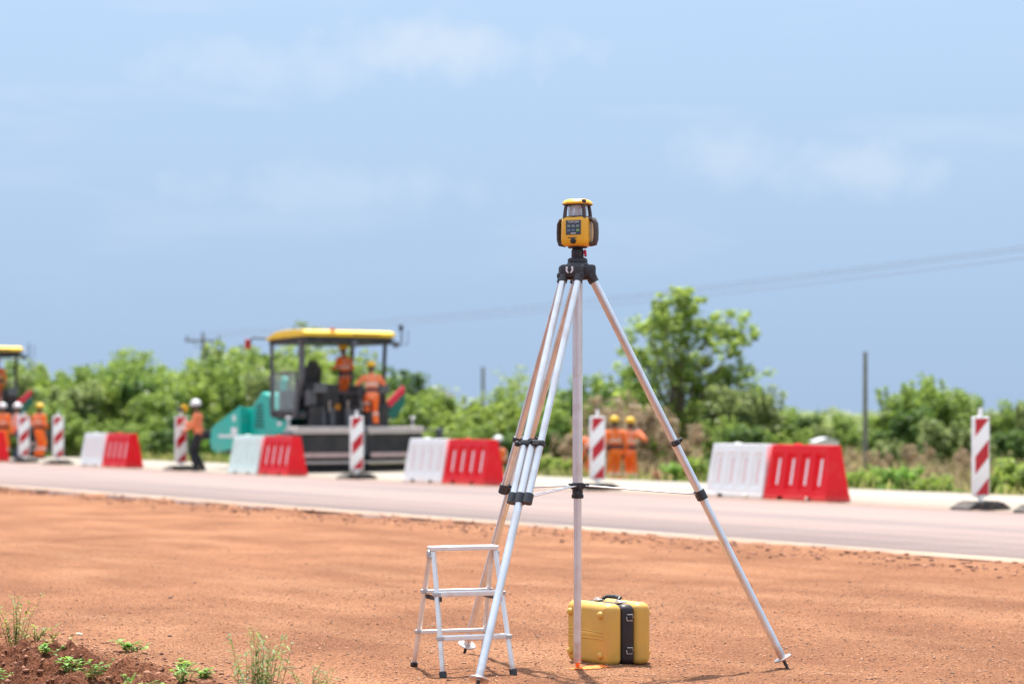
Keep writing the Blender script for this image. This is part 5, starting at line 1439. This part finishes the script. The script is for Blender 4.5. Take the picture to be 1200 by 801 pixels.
# tall wispy weed by the bank
weed('tall_weed', -1.26, 11.35, .52, 30, 22, .05, .013, .20, L_sage, 'tall wispy weed with narrow olive leaves beside the cut bank', 1, .8)
weed('tall_weed', -.98, 11.25, .20, 12, 10, .04, .010, .15, L_sage, 'short wispy weed beside the tall narrow leaved one', 2, .45)
weed('leafy_weed', -3.02, 13.9, .34, 14, 10, .05, .017, .20, L_olive, 'loose spindly weed at the top of the cut bank by the frame edge', 3)
weed('leafy_weed', -2.72, 13.6, .20, 5, 6, .06, .02, .14, L_olive, 'small spindly weed with drooping tips on the bank top', 4)
weed('uprooted_sprig', -2.26, 13.55, .085, 9, 6, .06, .03, .10, L_weed, 'small bright green sprig alone on bare dirt', 5, .5)
weed('leafy_weed', -1.84, 12.75, .085, 7, 5, .055, .032, .10, L_weed, 'little bright green plant at the edge of broken clods', 6, .5)
weed('leafy_weed', -2.42, 12.45, .10, 8, 5, .05, .03, .10, L_weed, 'single bright green seedling among red clods', 7, .6)
for i, (x, y, h) in enumerate([(-2.02, 12.05, .12), (-1.88, 11.9, .12), (-2.2, 11.95, .10), (-1.72, 12.0, .10), (-2.5, 12.05, .10), (-1.98, 11.75, .14), (-2.3, 11.7, .13), (-2.75, 12.2, .08), (-1.66, 12.35, .07), (-2.05, 12.4, .08), (-2.58, 12.7, .07)]):
    weed('ground_weed', x, y, h * .9, 8, 6, .042, .022, .12, L_weed, 'low broad leaved green weed growing on the red clod bank', 20 + i, .5, 'weeds on the clod bank')
for i, (x, y, h) in enumerate([(-3.12, 13.3, .16), (-3.0, 13.1, .12), (-2.95, 14.1, .12)]):
    weed('ground_weed', x, y, h, 9, 6, .045, .022, .13, L_olive, 'olive green weed tuft near the spindly bank weed', 50 + i, .6, 'olive tufts')
# twigs, single stones lying on the dirt
def single_stone(x, y, r, m, label, seed):
    rg = random.Random(seed); b = bmesh.new(); ball(b, (0, 0, 0), r, 2, (1.4, 1.0, .6))
    for v in b.verts: v.co *= 1 + rg.uniform(-.16, .16)
    o = obj('stone', b, m); o.location = (x, y, gz(x, y) + r * .3); tag(o, label, 'stone')
single_stone(at(92, 14.7).x, 14.7, .018, mat('pale_stone', (.5, .44, .36), .8, 0, .2, 20), 'pale flat stone lying on dirt left of the green sprig', 1)
single_stone(at(199, 14.75).x, 14.75, .011, mat('dark_stone', (.07, .05, .045), .8, 0, .3, 20), 'dark pebble on open dirt before the green sprig', 2)
single_stone(at(200, 17.7).x, 17.7, .013, mat('dark_stone', (.07, .05, .045)), 'dark stone lying alone in the middle of the dirt shoulder', 3)
b = bmesh.new(); tube(b, [(-.045, 0, 0), (0, .008, .008), (.05, 0, .003)], [.004, .005, .003], 6)
o = obj('twig', b, mat('dry_twig', (.45, .33, .2), .8)); xx = at(340, 12.9).x; o.location = (xx, 12.9, gz(xx, 12.9) + .005); tag(o, 'short dry twig on dirt right of the tall weed', 'twig')

# ------------------------------------------------------------------ poles and wires
def pole(px, d, top_z, r, label, arm=False, loc=None):
    p = at(px, d) if loc is None else Vector(loc); z0 = mh(p.x, p.y) - .3
    root = empty('utility_pole', (p.x, p.y, z0), 0, label, 'pole')
    H = top_z - z0; b = bmesh.new(); tube(b, [(0, 0, 0), (0, 0, H)], [r * 1.25, r * .85], 12); sm_angle(obj('post', b, m_pole, root))
    if arm:
        b = bmesh.new(); box(b, (0, -.1, H - .35), (2.3, .12, .14)); tube(b, [(-.7, -.08, H - .4), (0, -.08, H - 1.0)], .025, 6); tube(b, [(.7, -.08, H - .4), (0, -.08, H - 1.0)], .025, 6); ca = obj('crossarm', b, m_pole, root)
        for x in (-1.05, 0, 1.05):
            b = bmesh.new(); lathe(b, [(.05, 0), (.08, .06), (.05, .12), (.08, .18), (.04, .26)], 10, Matrix.Translation((x, -.1, H - .28 + (.27 if x == 0 else 0)))); obj('insulator', b, m_pgrey, ca)
    return root, p
pole(1014, 62, z_for(412, 62), .062, 'plain weathered pole standing alone in the scrub past the red barrier')
pole(566, 140, z_for(430, 140), .11, 'distant plain pole above the scrub between paver and tripod')
pA, A0 = pole(238, 150, z_for(393, 150), .12, 'distant utility pole with crossarm above the thicket', True)
pB, B0 = pole(0, 0, 7.4, .12, 'utility pole with crossarm where the wires come down nearest the road', True, (25.0, 64.0, 0))
for i, (x, dz) in enumerate(((-1.05, -.05), (0, .22), (1.05, -.05))):
    b = bmesh.new(); pts = []
    a = Vector((A0.x + x, A0.y - .1, z_for(393, 150) + dz)); c = Vector((B0.x + x, B0.y - .1, 7.4 + dz))
    for k in np.linspace(0, 1, 25): p = a.lerp(c, k); p.z -= 4 * .55 * k * (1 - k); pts.append(p)
    tube(b, pts, .0115, 5)
    o = obj('power_line', b, m_wire); tag(o, 'thin sagging power wire crossing the sky above the scrub', 'wire', 'power wires')

# small reddish stump below the embankment
p = on_scrub(769, 55); b = bmesh.new(); tube(b, [(0, 0, -.05), (.01, 0, .25), (-.01, .01, .42), (0, 0, .50)], [.13, .11, .10, .05], 10)
o = obj('clay_stump', b, mat('clay_brown', (.42, .17, .10), .9, 0, .25, 6)); o.location = p; tag(o, 'short reddish brown clay stump beside the two workers in orange suits', 'stump')

# far pale buildings glimpsed through the scrub
def hut(px, d, w_, h_, zb, label):
    p = at(px, d); z0 = mh(p.x, p.y) - .2
    root = empty('small_house', (p.x, p.y, z0), R(12), label, 'house', 'far pale houses')
    H = zb - z0; b = bmesh.new(); box(b, (0, 0, H / 2), (w_, w_ * .8, H)); wl = obj('wall', b, m_wallw, root)
    b = bmesh.new(); prism(b, [(-w_ * .56, H), (w_ * .56, H), (0, H + h_)], 'y', -w_ * .46, w_ * .46); obj('roof', b, m_roofp, root)
    for x in (-w_ * .27, w_ * .27):
        b = bmesh.new(); box(b, (x, -w_ * .4, H * .6), (w_ * .16, .06, H * .22)); obj('window', b, m_pblk, wl)
hut(510, 125, 1.9, .5, z_for(463, 125), 'far white house glimpsed beside the small dark tree')
hut(966, 88, .9, .16, z_for(517, 88), 'far white house with pale roof glimpsed over the red barrier')
hut(912, 90, .8, .16, z_for(515, 90), 'small far white house glimpsed over the white barrier')
